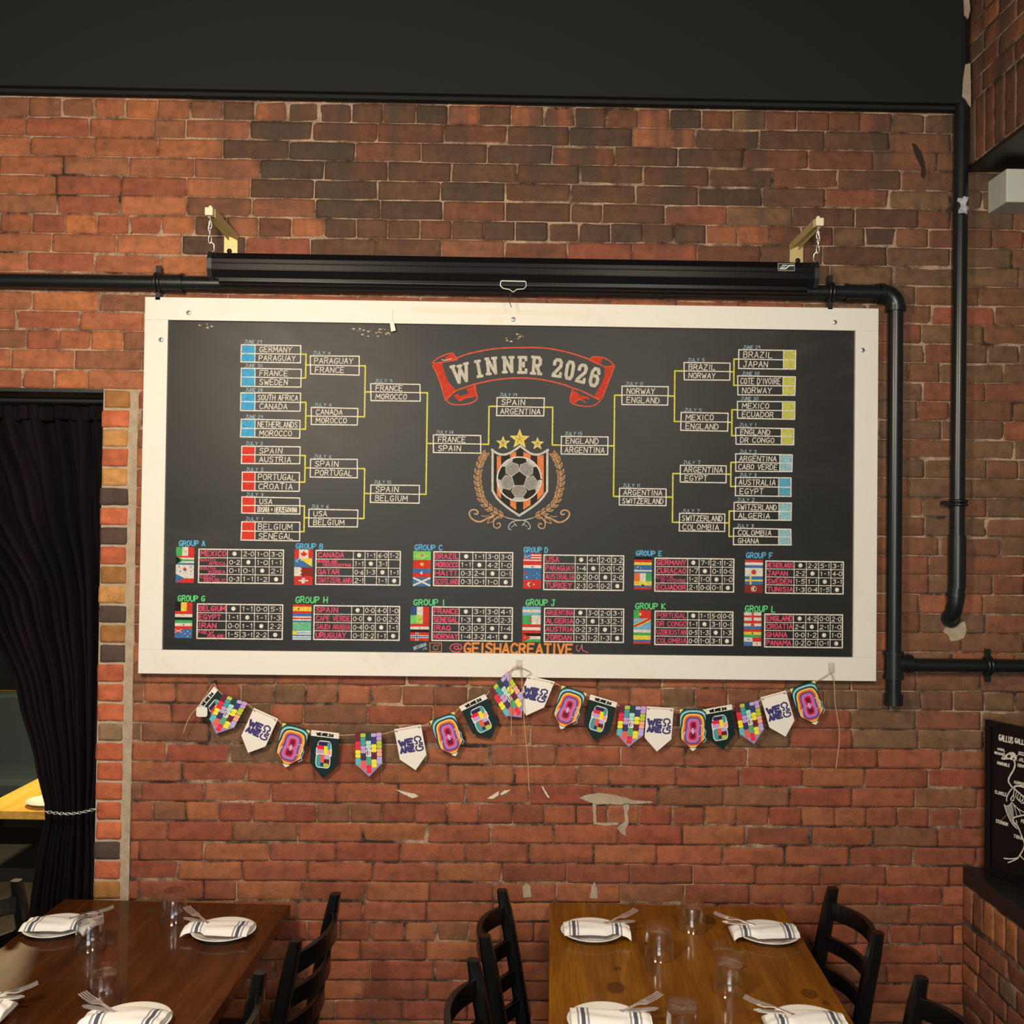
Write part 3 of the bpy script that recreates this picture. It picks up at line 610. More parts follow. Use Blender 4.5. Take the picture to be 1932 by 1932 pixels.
# ---- flags: H / V stripes, then shapes on the unit square (u right, v up)
fc = {'r': C(214, 52, 44), 'g': C(70, 176, 96), 'G': C(120, 214, 110), 'w': C(228, 224, 214), 'b': C(62, 116, 176), 'n': C(44, 84, 138), 'k': C(16, 16, 16), 'y': C(238, 214, 74), 's': C(126, 186, 214), 'm': C(130, 44, 48), 'o': C(232, 120, 56), 'd': C(140, 40, 36), 'l': C(190, 214, 90), 'c': C(110, 190, 150), 'e': C(150, 156, 152)}
FLAGS = {
 'MEXICO': 'V grwg|V gwr', 'SOUTH AFRICA': 'H rwgwb|T g 0.5|T k 0.3', 'SOUTH KOREA': 'H w|D b 0.5 0.48 0.2|D r 0.5 0.56 0.15|L k', 'CZECH REPUBLIC': 'H wr|T b 0.5',
 'CANADA': 'V rwwr|P r 0.5,0.85 0.6,0.6 0.7,0.6 0.58,0.25 0.42,0.25 0.3,0.6 0.4,0.6', 'BOSNIA': 'H b|P y 0.25,1 0.95,1 0.95,0.05|L w', 'QATAR': 'V wdd|P w 0.33,1 0.42,0.8 0.33,0.6 0.42,0.4 0.33,0.2 0.42,0 0.2,0 0.2,1', 'SWITZERLAND': 'H r|P w 0.42,0.8 0.58,0.8 0.58,0.58 0.75,0.58 0.75,0.42 0.58,0.42 0.58,0.2 0.42,0.2 0.42,0.42 0.25,0.42 0.25,0.58 0.42,0.58',
 'BRAZIL': 'H G|P l 0.1,0.5 0.5,0.9 0.9,0.5 0.5,0.1|D e 0.5 0.5 0.2', 'MOROCCO': 'H r|S y 0.5 0.5 0.3', 'HAITI': 'H br|D w 0.5 0.5 0.17|D b 0.55 0.5 0.1', 'SCOTLAND': 'H b|X w 0.2',
 'USA': 'H rwrwrwr|P b 0,0.45 0,1 0.42,1 0.42,0.45|L w', 'PARAGUAY': 'H rwb|D k 0.5 0.5 0.08', 'AUSTRALIA': 'H b|P r 0.08,0.55 0.08,0.95 0.2,0.95 0.2,0.55|D w 0.75 0.7 0.05|D w 0.6 0.5 0.05|D w 0.88 0.5 0.05|D w 0.75 0.2 0.05|D w 0.2 0.3 0.08', 'TURKEY': 'H r|D w 0.35 0.5 0.24|D r 0.41 0.5 0.19|S w 0.6 0.5 0.14',
 'GERMANY': 'H kry', 'CURAÇAO': 'H bbbwb|S w 0.2 0.75 0.12|S w 0.38 0.65 0.1', 'COTE': 'V owg', 'ECUADOR': 'H yybr|D k 0.5 0.5 0.14', 'NETHERLANDS': 'H rwb', 'JAPAN': 'H w|D r 0.5 0.5 0.3', 'SWEDEN': 'H b|C y 0.32 0.2', 'TUNISIA': 'H d|D w 0.5 0.5 0.34|D d 0.5 0.5 0.26|D w 0.5 0.5 0.18|D d 0.57 0.5 0.14',
 'BELGIUM': 'V kyr', 'EGYPT': 'H rwk|D y 0.5 0.5 0.12', 'IRAN': 'H gwr|D r 0.5 0.5 0.09', 'NEW ZEALAND': 'H b|P r 0,0.6 0,1 0.4,1 0.4,0.6|X2 w|D w 0.75 0.75 0.06|D w 0.6 0.5 0.06|D w 0.88 0.5 0.06|D w 0.75 0.2 0.06',
 'SPAIN': 'H ryyr|D r 0.3 0.5 0.12', 'CAPE VERDE': 'H bbwrwb|D y 0.35 0.35 0.07', 'SAUDI': 'H c|L w', 'URUGUAY': 'H wswbwsw|P y 0,0.6 0,1 0.25,1 0.25,0.6',
 'FRANCE': 'V nwr', 'SENEGAL': 'V Glr|S g 0.5 0.5 0.18', 'IRAQ': 'H rwk|D g 0.5 0.5 0.08', 'NORWAY': 'H r|C w 0.36 0.3|C b 0.36 0.14', 'ARGENTINA': 'H sws|D y 0.5 0.5 0.14', 'ALGERIA': 'V gw|D r 0.5 0.5 0.22|D w 0.56 0.5 0.17', 'AUSTRIA': 'H rwr', 'JORDAN': 'H kwg|T r 0.5|D w 0.15 0.5 0.07',
 'PORTUGAL': 'V grr|D y 0.38 0.5 0.17', 'DR CONGO': 'H s|P y 0,0 0,0.25 0.75,1 1,1 1,0.75 0.25,0|P r 0,0 0,0.14 0.85,1 1,1 1,0.86 0.14,0|S y 0.16 0.8 0.15', 'UZBEKISTAN': 'H swg', 'COLOMBIA': 'H yybr', 'ENGLAND': 'H w|C r 0.5 0.24', 'CROATIA': 'H rwb|P r 0.4,0.35 0.4,0.65 0.6,0.65 0.6,0.35', 'GHANA': 'H ryg|S k 0.5 0.5 0.16', 'PANAMA': 'H w|P r 0.5,0.5 0.5,1 1,1 1,0.5|P b 0,0 0,0.5 0.5,0.5 0.5,0|S b 0.25 0.75 0.15|S r 0.75 0.25 0.15'}
FLAGS['MEXICO'] = 'V gwr|D l 0.5 0.5 0.12'
def star(c, r, rot=PI/2, k=0.42): return [(c[0]+(r if i % 2 == 0 else r*k)*math.cos(rot+i*PI/5), c[1]+(r if i % 2 == 0 else r*k)*math.sin(rot+i*PI/5)) for i in range(10)]
def flag(spec, u0, v0, u1, v1, parent):
    mb = MB(); W, H = u1-u0, v1-v0
    m = lambda p: (u0+p[0]*W, v0+p[1]*H)
    lift = 0.0003
    for it in spec.split('|'):
        a = it.split(); lift += 0.00012
        if a[0] == 'H':
            n = len(a[1])
            for i, ch in enumerate(a[1]): mb.poly(BP, [m((0, 1-(i+1)/n)), m((1, 1-(i+1)/n)), m((1, 1-i/n)), m((0, 1-i/n))], fc[ch], lift)
        elif a[0] == 'V':
            n = len(a[1])
            for i, ch in enumerate(a[1]): mb.poly(BP, [m((i/n, 0)), m(((i+1)/n, 0)), m(((i+1)/n, 1)), m((i/n, 1))], fc[ch], lift)
        elif a[0] == 'D': mb.disc(BP, m((float(a[2]), float(a[3]))), float(a[4])*H, fc[a[1]], lift, 14)
        elif a[0] == 'S': mb.poly(BP, star(m((float(a[2]), float(a[3]))), float(a[4])*H), fc[a[1]], lift)
        elif a[0] == 'T': mb.poly(BP, [m((0, 0)), m((float(a[2]), 0.5)), m((0, 1))], fc[a[1]], lift)
        elif a[0] == 'P': mb.poly(BP, [m(tuple(float(x) for x in p.split(','))) for p in a[2:]], fc[a[1]], lift)
        elif a[0] == 'X': mb.line(BP, [m((0.04, 0.08)), m((0.96, 0.92))], float(a[2])*H, fc[a[1]], lift); mb.line(BP, [m((0.04, 0.92)), m((0.96, 0.08))], float(a[2])*H, fc[a[1]], lift+0.0001)
        elif a[0] == 'X2': mb.line(BP, [m((0, 0.62)), m((0.4, 0.98))], 0.06*H, fc['w'], lift); mb.line(BP, [m((0, 0.98)), m((0.4, 0.62))], 0.06*H, fc['w'], lift+0.0001)
        elif a[0] == 'C':
            x, w = float(a[2]), float(a[3])
            mb.poly(BP, [m((0, 0.5-w/2)), m((1, 0.5-w/2)), m((1, 0.5+w/2)), m((0, 0.5+w/2))], fc[a[1]], lift); hw = w*H/W/2
            mb.poly(BP, [m((x-hw, 0)), m((x+hw, 0)), m((x+hw, 1)), m((x-hw, 1))], fc[a[1]], lift+0.00005)
        elif a[0] == 'L':
            for _ in range(5):
                p = (R_.uniform(0.06, 0.36), R_.uniform(0.5, 0.92)) if 'USA' in spec or a[1] == 'w' else (R_.choice([0.18, 0.82])+R_.uniform(-0.05, 0.05), R_.choice([0.25, 0.75]))
                mb.line(BP, [m(p), m((p[0]+0.06, p[1]+0.03))], 0.07*H, fc[a[1]], lift)
    chalk_part(mb, 'flag', parent)
PINK = C(232, 84, 120); GRB, GRG = C(96, 182, 232), C(104, 224, 138)
def group(ch, lab, fl_, tb, nx, rows, hc):
    mb = MB(); u0, v1 = BP.px(tb[0], tb[1]); u1, v0 = BP.px(tb[2], tb[3]); un = BP.px(nx, (tb[1]+tb[3])/2)[0]
    mb.line(BP, [(u0, v0), (u1, v0), (u1, v1), (u0, v1)], 2.3*S, WH, 0.0008, True)
    rh = (v1-v0)/4; cw = (u1-un)/4
    for i in range(1, 4): mb.line(BP, [(u0, v1-i*rh+R_.uniform(-.5, .5)*S), (u1, v1-i*rh+R_.uniform(-.5, .5)*S)], 1.3*S, WH)
    for i in range(4): mb.line(BP, [(un+i*cw, v0), (un+i*cw, v1)], 1.3*S, WH)
    for r, (nm, sc) in enumerate(rows):
        for cI, t in enumerate(sc.split(',')):
            cx, cy = un+(cI+0.5)*cw, v1-(r+0.5)*rh
            if t == '*': mb.disc(BP, (cx, cy), 3.9*S, WH, 0.0009, 14, 4.1*S, 0.08)
            elif t: mb.text(BP, t, cx-cw*0.36, cy-rh*0.27, rh*0.52, cw*0.74, 1.15*S, WH)
    o = chalk_part(mb, 'group_table', board)
    m2 = MB()
    for r, (nm, sc) in enumerate(rows):
        ws = nm.split('/'); W = un-u0; vb = v1-(r+1)*rh
        if len(ws) == 1:
            w = min(W*0.9, len(nm)*rh*0.50); m2.text(BP, nm, u0+W*0.06, vb+rh*0.22, rh*0.56, w, (2.0 if len(nm) < 8 else 1.55)*S, PINK, slant=0.02)
        else:
            m2.text(BP, ws[0], u0+W*0.05, vb+rh*0.57, rh*0.32, W*0.52, 1.25*S, PINK, slant=0.02); m2.text(BP, ws[1], u0+W*(0.2 if len(ws[1]) > 7 else 0.36), vb+rh*0.13, rh*0.34, W*(0.74 if len(ws[1]) > 7 else 0.56), 1.3*S, PINK, slant=0.02)
    chalk_part(m2, 'team_lettering', o)
    m3 = MB(); ua, va = BP.px(lab[0], lab[3]); ub, vb = BP.px(lab[1], lab[2]); m3.text(BP, 'GROUP '+ch, ua, va, (lab[3]-lab[2])*S*0.92, (lab[1]-lab[0])*S, 2.1*S, hc, slant=0.03); chalk_part(m3, 'group_heading', o)
    a0, b1 = BP.px(fl_[0], fl_[1]); a1, b0 = BP.px(fl_[2], fl_[3]); fh = (b1-b0)/4
    for r, (nm, sc) in enumerate(rows):
        k = nm.replace('/', ' '); k = k if k in FLAGS else next(x for x in FLAGS if k.startswith(x))
        flag(FLAGS[k], a0, b1-(r+1)*fh, a1, b1-r*fh, o)
GR = {
 'A': ((338, 386, 1019, 1029.5), (332.6, 1031.6, 365.5, 1099.7), (375.7, 1036, 534, 1101), 429, [('MEXICO', '*,2-0,1-0,3-0'), ('SOUTH/AFRICA', '0-2,*,1-0,1-1'), ('SOUTH/KOREA', '0-1,0-1,*,2-1'), ('CZECH/REPUBLIC', '0-3,1-1,1-2,*')]),
 'B': ((558.6, 608.6, 1025, 1035), (555.7, 1036.5, 589.8, 1104), (596.6, 1038.5, 754.5, 1104), 666.4, [('CANADA', '*,1-1,6-0,1-2'), ('BOSNIA AND/HERZEGOVINA', '1-1,*,3-1,'), ('QATAR', '0-6,1-3,*,1-1'), ('SWITZERLAND', '2-1,,1-1,*')]),
 'C': ((782.8, 834, 1027, 1037.5), (779.8, 1039.6, 812, 1106), (818.8, 1041, 966.5, 1106.5), 866.6, [('BRAZIL', '*,1-1,3-0,3-0'), ('MOROCCO', '1-1,*,4-2,1-0'), ('HAITI', '0-3,2-4,*,0-1'), ('SCOTLAND', '0-3,0-1,1-0,*')]),
 'D': ((988.4, 1033, 1032, 1042), (987.7, 1043.7, 1020.8, 1111), (1026.5, 1047, 1176, 1114), 1085, [('USA', '*,4-1,2-0,3-2'), ('PARAGUAY', '1-4,*,0-0,1-0'), ('AUSTRALIA', '0-2,0-0,*,2-0'), ('TURKEY', '2-3,0-1,0-2,*')]),
 'E': ((1200, 1248, 1038.5, 1048), (1196.7, 1050.5, 1229.3, 1112.4), (1236, 1053, 1384, 1117), 1297, [('GERMANY', '*,7-1,2-1,1-2'), ('CURAÇAO', '1-7,*,0-1,0-0'), ("COTE/D'IVOIRE", '1-2,1-0,*,1-0'), ('ECUADOR', '2-1,0-0,0-1,*')]),
 'F': ((1408, 1457.4, 1042, 1052.5), (1405.7, 1055.7, 1438.8, 1118.8), (1445, 1058.5, 1590.5, 1120.5), 1498, [('NETHERLANDS', '*,2-2,5-1,3-1'), ('JAPAN', '2-2,*,1-1,4-0'), ('SWEDEN', '1-5,1-1,*,3-1'), ('TUNISIA', '1-3,0-4,1-5,*')]),
 'G': ((336, 385.5, 1123, 1134), (330.7, 1136, 362.3, 1203.9), (372.8, 1139.5, 532.5, 1206), 426.8, [('BELGIUM', '*,1-1,0-0,5-1'), ('EGYPT', '1-1,*,1-1,1-3'), ('IRAN', '0-0,1-1,*,2-2'), ('NEW/ZEALAND', '1-5,3-1,2-2,*')]),
 'H': ((558, 617, 1125, 1137), (552.8, 1140.4, 586.8, 1207.3), (593, 1142.5, 753, 1208), 663.2, [('SPAIN', '*,0-0,4-0,1-0'), ('CAPE VERDE', '0-0,*,0-0,2-2'), ('SAUDI ARABIA', '0-4,0-0,*,1-1'), ('URUGUAY', '0-1,2-2,1-1,*')]),
 'I': ((780.5, 838, 1130, 1141.5), (774.8, 1144.4, 809, 1209.3), (815.8, 1145, 966, 1209.8), 866, [('FRANCE', '*,3-1,3-0,4-1'), ('SENEGAL', '1-3,*,5-0,2-3'), ('IRAQ', '0-3,0-5,*,1-4'), ('NORWAY', '1-4,3-2,4-1,*')]),
 'J': ((992.3, 1046.5, 1130, 1142), (986, 1144.4, 1019.6, 1211.5), (1027.6, 1147.5, 1176, 1212), 1083, [('ARGENTINA', '*,3-0,2-0,3-1'), ('ALGERIA', '0-3,*,3-3,2-1'), ('AUSTRIA', '0-2,3-3,*,3-1'), ('JORDAN', '1-3,1-2,1-3,*')]),
 'K': ((1199, 1255, 1137, 1148.5), (1195.5, 1150.5, 1227.6, 1215), (1236, 1153, 1382, 1217.5), 1297, [('PORTUGAL', '*,1-1,5-0,0-0'), ('DR CONGO', '1-1,*,3-1,0-1'), ('UZBEKISTAN', '0-5,1-3,*,1-3'), ('COLOMBIA', '0-0,1-0,3-1,*')]),
 'L': ((1406, 1462.6, 1142, 1154), (1403.8, 1155, 1436, 1218.8), (1443, 1158.5, 1589, 1222), 1496.7, [('ENGLAND', '*,4-2,0-0,2-0'), ('CROATIA', '2-4,*,2-1,1-0'), ('GHANA', '0-0,1-2,*,1-0'), ('PANAMA', '0-2,0-1,0-1,*')])}
for k, q in GR.items(): group(k, *q, hc=GRB if k < 'G' else GRG)

# ---- WINNER 2026 ribbon
def zm(ox, oy, sc): return lambda p: BP.px(ox+p[0]/sc, oy+p[1]/sc)
def pts(t): return [tuple(float(a) for a in p.split(',')) for p in t.split()]
def smooth(p, n=5, closed=False):
    P = [Vector((a[0], a[1])) for a in p]; N = len(P); out = []
    for i in range(N if closed else N-1):
        g = (lambda k: P[k % N]) if closed else (lambda k: P[max(0, min(N-1, k))])
        p0, p1, p2, p3 = g(i-1), g(i), g(i+1), g(i+2)
        for j in range(n):
            s = j/n
            out.append(tuple(0.5*((2*p1)+(-p0+p2)*s+(2*p0-5*p1+4*p2-p3)*s*s+(-p0+3*p1-3*p2+p3)*s**3)))
    if not closed: out.append(tuple(P[-1]))
    return out
Z = zm(790, 630, 4.83)
RB, RBL = C(206, 62, 38), C(226, 92, 66)
mb = MB()
def zl_(t, w, col, lift=0.0008, sm=True, closed=False):
    q = pts(t); q = smooth(q, 5, closed) if sm else q
    mb.line(BP, [Z(p) for p in q], w*S, col, lift, closed)
def zf(t, col, lift=0.0004, sm=False):
    q = pts(t); q = smooth(q, 4, True) if sm else q
    mb.poly(BP, [Z(p) for p in q], col, lift)
zf('120,270 210,262 235,350 270,440 345,515 262,600 245,600 180,400', RB)
zf('1782,292 1700,300 1690,390 1660,470 1600,560 1640,598 1660,600 1740,410', RB)
zf('240,215 310,178 332,205 350,235 255,252 250,235', RB); zf('1558,228 1590,208 1680,217 1660,262 1650,280 1562,240', RB)
zf('320,560 350,600 380,620 420,590 500,575 530,575 520,530 512,470 430,500 455,540 380,570 360,545', RB)
zf('1400,515 1382,605 1420,640 1440,610 1520,590 1560,600 1545,575 1470,560 1450,535', RB)
zl_('350,218 480,175 700,135 950,125 1180,133 1400,180 1560,235', 2.6, RBL); zl_('345,515 500,462 700,418 900,402 1100,414 1300,456 1400,492 1500,528 1640,598', 2.6, RBL)
zl_('120,270 180,400 245,605', 2.2, RBL); zl_('1784,292 1740,410 1664,600', 2.2, RBL)
zl_('120,270 170,222 250,187 312,175 332,205 350,235 250,252 120,275', 2.2, RBL, sm=False); zl_('1558,232 1590,206 1680,215 1740,245 1784,292 1700,300 1560,242', 2.2, RBL, sm=False)
zl_('345,515 285,560 255,600 300,640 400,645 500,620 535,578 520,530 512,468', 2.2, RBL); zl_('1402,505 1380,610 1430,645 1540,662 1610,645 1662,600', 2.2, RBL)
zl_('370,605 420,580 490,575', 1.6, RBL); zl_('1430,620 1470,598 1520,625', 1.6, RBL); zl_('210,235 240,240 300,225', 1.2, WH)
chalk_part(mb, 'ribbon_banner', board)
SLAB = {'W': ('0.08,1 0.28,0.02;0.28,0.02 0.5,0.8;0.5,0.8 0.72,0.02;0.72,0.02 0.92,1', '0,1 0.22,1;0.78,1 1,1;0.4,0.95 0.6,0.95'), 'I': ('0.5,0 0.5,1', '0.1,1 0.9,1;0.1,0 0.9,0'),
        'N': ('0.16,0 0.16,1;0.16,1 0.84,0;0.84,0 0.84,1', '0,0 0.36,0;0,1 0.24,1;0.64,1 1,1'), 'E': ('0.22,0 0.22,1;0.22,0.52 0.66,0.52', '0,1 0.95,1;0,0 0.97,0;0.92,1 0.92,0.82;0.95,0 0.95,0.2;0.64,0.4 0.64,0.64'),
        'R': ('0.2,0 0.2,1;0.2,1 0.68,1 0.84,0.86 0.84,0.62 0.68,0.48 0.2,0.48;0.5,0.46 0.86,0', '0,0 0.42,0;0,1 0.3,1;0.72,0 1,0'), '2': ('0.1,0.7 0.12,0.88 0.3,1 0.68,1 0.86,0.86 0.84,0.62 0.14,0.12', '0.06,0.02 0.92,0.02;0.9,0.02 0.9,0.22'),
        '0': ('0.3,0 0.68,0 0.86,0.2 0.86,0.8 0.68,1 0.3,1 0.12,0.8 0.12,0.2 0.3,0', ''), '6': ('0.84,0.76 0.68,1 0.32,1 0.12,0.8 0.12,0.2 0.32,0 0.68,0 0.86,0.18 0.86,0.42 0.68,0.58 0.16,0.56', '')}
mb = MB(); GC = C(206, 200, 184)
for ch, cx, cy, w, h, rot in (('W', 385, 362, 185, 185, 13), ('I', 547, 318, 80, 165, 11), ('N', 663, 293, 125, 165, 6), ('N', 815, 281, 125, 160, 2), ('E', 945, 283, 100, 165, 0), ('R', 1075, 288, 120, 175, -4), ('2', 1265, 312, 110, 180, -7), ('0', 1377, 332, 105, 180, -9), ('2', 1487, 362, 110, 185, -12), ('6', 1605, 395, 115, 185, -13)):
    c = Z((cx, cy)); W, H = w*S/4.83, h*S/4.83; ca, sa = math.cos(math.radians(rot)), math.sin(math.radians(rot))
    for part, lw in ((SLAB[ch][0], 30), (SLAB[ch][1], 26)):
        for st in part.split(';'):
            if st: mb.line(BP, [(c[0]+((x-0.5)*(W-lw*S/4.83))*ca-((y-0.5)*(H-lw*S/4.83))*sa, c[1]+((x-0.5)*(W-lw*S/4.83))*sa+((y-0.5)*(H-lw*S/4.83))*ca) for x, y in pts(st)], lw*S/4.83, GC, 0.0010)
chalk_part(mb, 'banner_lettering', board)

# ---- crest: stars, shield, ball, laurels
Z = zm(870, 790, 8.78)
CR = thing('crest', None, None); del_ = CR; bpy.data.objects.remove(CR)
mb = MB(); OR_ = C(232, 134, 84); SIL = C(206, 202, 194); PE = C(214, 170, 128); TAN = C(150, 108, 68)
zf('510,512 600,575 700,597 800,572 900,512 980,455 1060,517 1150,577 1250,597 1340,577 1440,517 1432,1200 1330,1330 1180,1460 960,1610 740,1450 600,1320 515,1190', C(44, 40, 36), 0.00025)
for x0, x1, ya, yb, yc, yd in ((592, 662, 615, 615, 1330, 1270), (812, 912, 585, 545, 1508, 1440), (1030, 1150, 545, 600, 1440, 1508), (1262, 1368, 610, 605, 1270, 1360)):
    yb2 = {592: (1265, 1325), 812: (1440, 1515), 1030: (1510, 1430), 1262: (1350, 1240)}[x0]
    zf('%g,%g %g,%g %g,%g %g,%g' % (x0, ya, x1, yb, x1, yb2[1], x0, yb2[0]), OR_, 0.0004)
zl_('510,512 600,575 700,595 800,570 900,510 980,452', 4.2, SIL); zl_('980,452 1060,515 1150,575 1250,595 1340,575 1440,515', 4.2, SIL)
zl_('522,520 520,1190', 4.2, SIL, sm=False); zl_('1428,520 1425,1200', 4.2, SIL, sm=False); zl_('520,1190 600,1320 740,1450 962,1605', 4.2, SIL); zl_('1425,1200 1330,1330 1180,1460 962,1605', 4.2, SIL)
sh = chalk_part(mb, 'shield', board)
mb = MB(); BC = Z((962, 1000)); BR = 365*S/8.78
mb.disc(BP, BC, BR, C(40, 37, 34), 0.0010, 48)
def rel(t, k): 
    a = -2*PI*k/5; return [(BC[0]+(x*math.cos(a)+(-y)*math.sin(-a)*-1*-1)*S/8.78 if False else BC[0]+(x*math.cos(a)-(-y)*math.sin(a))*S/8.78, BC[1]+10*S/8.78*0+(x*math.sin(a)+(-y)*math.cos(a))*S/8.78) for x, y in pts(t)]
BG, BGL = C(150, 148, 142), C(196, 194, 188)
for k in range(5):
    h_ = rel('-75,108 75,108 125,203 70,285 -70,285 -125,203', k); mb.poly(BP, h_, BG, 0.0012); mb.line(BP, h_, 1.2*S, BGL, 0.0014, True)
    mb.poly(BP, rel('-70,298 70,298 112,338 0,356 -112,338', k), BGL, 0.0012)
mb.line(BP, [(BC[0]+BR*math.cos(2*PI*i/40), BC[1]+BR*math.sin(2*PI*i/40)) for i in range(40)], 2.6*S, C(226, 222, 214), 0.0015, True)
chalk_part(mb, 'ball', sh)
for c, r in (((970, 340), 165), ((695, 405), 112), ((1265, 415), 105)):
    mb = MB(); cc = Z(c); mb.poly(BP, star(cc, r*S/8.78), C(226, 206, 100), 0.0006); mb.line(BP, star(cc, r*S/8.78), 0.9*S, C(240, 226, 150), 0.0009, True)
    for k in range(5):
        a = PI/2+k*2*PI/5; mb.line(BP, [cc, (cc[0]+0.4*r*S/8.78*math.cos(a), cc[1]+0.4*r*S/8.78*math.sin(a))], 0.6*S, C(110, 104, 40), 0.0011)
    chalk_part(mb, 'star', board)
for sgn in (1, -1):
    mb = MB(); mx = (lambda p: p) if sgn == 1 else (lambda p: (1930-p[0], p[1]+8))
    def ml(t, w, col, lift=0.0008): mb.line(BP, [Z(mx(p)) for p in smooth(pts(t), 5)], w*S, col, lift)
    stem = smooth(pts('755,1640 620,1580 480,1490 370,1380 320,1250 285,1100 275,950 305,780 350,660 395,590'), 8)
    mb.line(BP, [Z(mx(p)) for p in stem], 1.2*S, PE)
    n = len(stem)
    for i in range(4, n-2, 5):
        p, q = Vector(stem[i]), Vector(stem[i+2]); d = (q-p).normalized(); nn = Vector((-d.y, d.x))
        for sd in (1, -1):
            ax = (d*0.86+nn*sd*0.52).normalized(); ay = Vector((-ax.y, ax.x)); Ls = 118 if i < n*0.85 else 92
            leaf = [p+ax*Ls*a+ay*b*sd for a, b in ((0, 0), (0.3, 20), (0.6, 24), (1, 0), (0.6, -16), (0.3, -17))]
            mb.poly(BP, [Z(mx((v.x, v.y))) for v in leaf], TAN, 0.0004); mb.line(BP, [Z(mx((v.x, v.y))) for v in leaf], 0.95*S, PE, 0.0007, True)
    ml('540,1605 430,1650 330,1702 240,1692 165,1640 135,1570 165,1518 235,1508 280,1545 262,1580 222,1572', 2.6, PE); ml('545,1640 430,1680 330,1720 230,1712', 1.0, TAN); ml('340,1610 400,1615 460,1600', 1.2, PE)
    ml('592,1640 538,1705 548,1790 600,1812 650,1775 632,1725 595,1742', 1.9, PE); ml('430,1730 480,1650 545,1635 520,1700 430,1730', 1.1, PE)
    ml('755,1640 900,1672 1060,1690 1135,1755 1140,1815 1105,1828', 1.5, SIL); ml('1010,1770 1060,1710', 1.3, SIL); ml('1030,1740 1100,1790', 1.0, SIL)
    chalk_part(mb, 'laurel_branch', board)
# ---- the artist's handle along the bottom
mb = MB(); PK = C(226, 96, 106); HO = C(240, 150, 70)
a = BP.px(848, 1230); mb.text(BP, '@', a[0], a[1], 16*S, 24*S, 2.0*S, PK)
a = BP.px(876, 1232); mb.text(BP, 'GEISHACREATIVE', a[0], a[1], 18.5*S, 203*S, 4.0*S, HO, slant=0.02, jit=0.015)
a = BP.px(876, 1232.3); mb.text(BP, 'GEISHACREATIVE', a[0], a[1], 4*S, 203*S, 0.01*S, HO)
a = BP.px(781, 1226.5); mb.text(BP, 'INSTAGRAM', a[0], a[1], 6*S, 25*S, 0.9*S, DATE, ang=math.radians(20)); mb.line(BP, [BP.px(798, 1225), BP.px(805, 1224), BP.px(802, 1221)], 1.0*S, DATE)
mb.line(BP, [BP.px(*p) for p in ((811, 1213), (833, 1213), (833, 1229.5), (811, 1229.5))], 1.3*S, C(214, 140, 100), 0.0008, True)
c = BP.px(822, 1221.5); mb.line(BP, [(c[0]+4.4*S*math.cos(2*PI*i/14), c[1]+4.4*S*math.sin(2*PI*i/14)) for i in range(14)], 1.1*S, C(214, 150, 100), 0.0008, True)
mb.disc(BP, BP.px(828.5, 1216.5), 1.4*S, PK, 0.0008, 8)
mb.line(BP, [BP.px(*p) for p in smooth([(1090, 1217), (1087, 1222), (1091, 1229), (1096, 1222), (1098, 1216), (1099, 1226), (1104, 1229), (1109, 1231)])], 1.4*S, C(226, 110, 130))
chalk_part(mb, 'handle_lettering', board)
for px, nm in (((980, 1257), 0), ((1568.5, 1262), 1)):
    u, v = FR.px(*px); mb = MB(); mb.box((u, -0.001, v+0.004), (0.022, 0.002, 0.034)); mb.tube([(u-0.006, -0.002, v+0.002), (u-0.006, -0.010, v-0.006), (u, -0.012, v-0.010), (u+0.006, -0.010, v-0.006), (u+0.006, -0.002, v+0.002)], 0.0016, 8)
    tag(mb.build('adhesive_hook', m_clear), ('clear adhesive hook at the middle of the board\'s bottom rail', 'clear adhesive hook near the right end of the board\'s bottom rail')[nm], 'hook', 'clear hooks on the bottom rail')

# ------------------------------------------------------------------ projection screen and its brackets
def prof_x(mb, prof, x0, x1, col=(1, 1, 1), mi=0): return mb.prism(prof, x0, x1, lambda y, z, x: (x, y, z), col, mi)
zs = 2.823
scr = thing('projection_screen', 'long black roll-down projection screen case hung above the chalkboard', 'screen', (0, -0.05, zs-0.06))
P8 = [(-0.062, zs+0.022), (-0.046, zs+0.044), (-0.006, zs+0.046), (0.012, zs+0.030), (0.012, zs-0.024), (-0.004, zs-0.038), (-0.048, zs-0.036), (-0.062, zs-0.012)]
mb = MB(); prof_x(mb, P8, -0.985, 0.985); mb.box((0, -0.063, zs+0.007), (1.97, 0.003, 0.004)); mb.box((0, -0.060, zs-0.014), (1.97, 0.004, 0.005)); world_child(mb.build('case', m_case, bevel=0.002), scr)
for sx in (-1, 1):
    mb = MB(); q = [((y+0.025)*1.07-0.025, (z-zs)*1.07+zs) for y, z in P8]; x = 0.985*sx; prof_x(mb, q, min(x, x+0.016*sx), max(x, x+0.016*sx)); world_child(mb.build('end_cap', m_iron, bevel=0.003), scr)
mb = MB(); prof_x(mb, [(-0.052, zs-0.037), (-0.052, zs-0.050), (-0.046, zs-0.058), (-0.020, zs-0.058), (-0.012, zs-0.050), (-0.012, zs-0.037)], -0.965, 0.965); world_child(mb.build('bottom_bar', m_case, bevel=0.0015), scr)
hz = FR.px(968, 537)
mb = MB(); q = [(945, 530), (944, 539), (949, 544), (961, 546), (968, 551), (975, 546), (988, 545), (993, 540), (992, 531)]
mb.tube([(*wp(*p, -0.056),) for p in q], 0.0022, 8); mb.tube([tuple(wp(*p, -0.056)) for p in ((946, 530), (991, 531))], 0.0032, 8); world_child(mb.build('pull_handle', m_wire), scr)
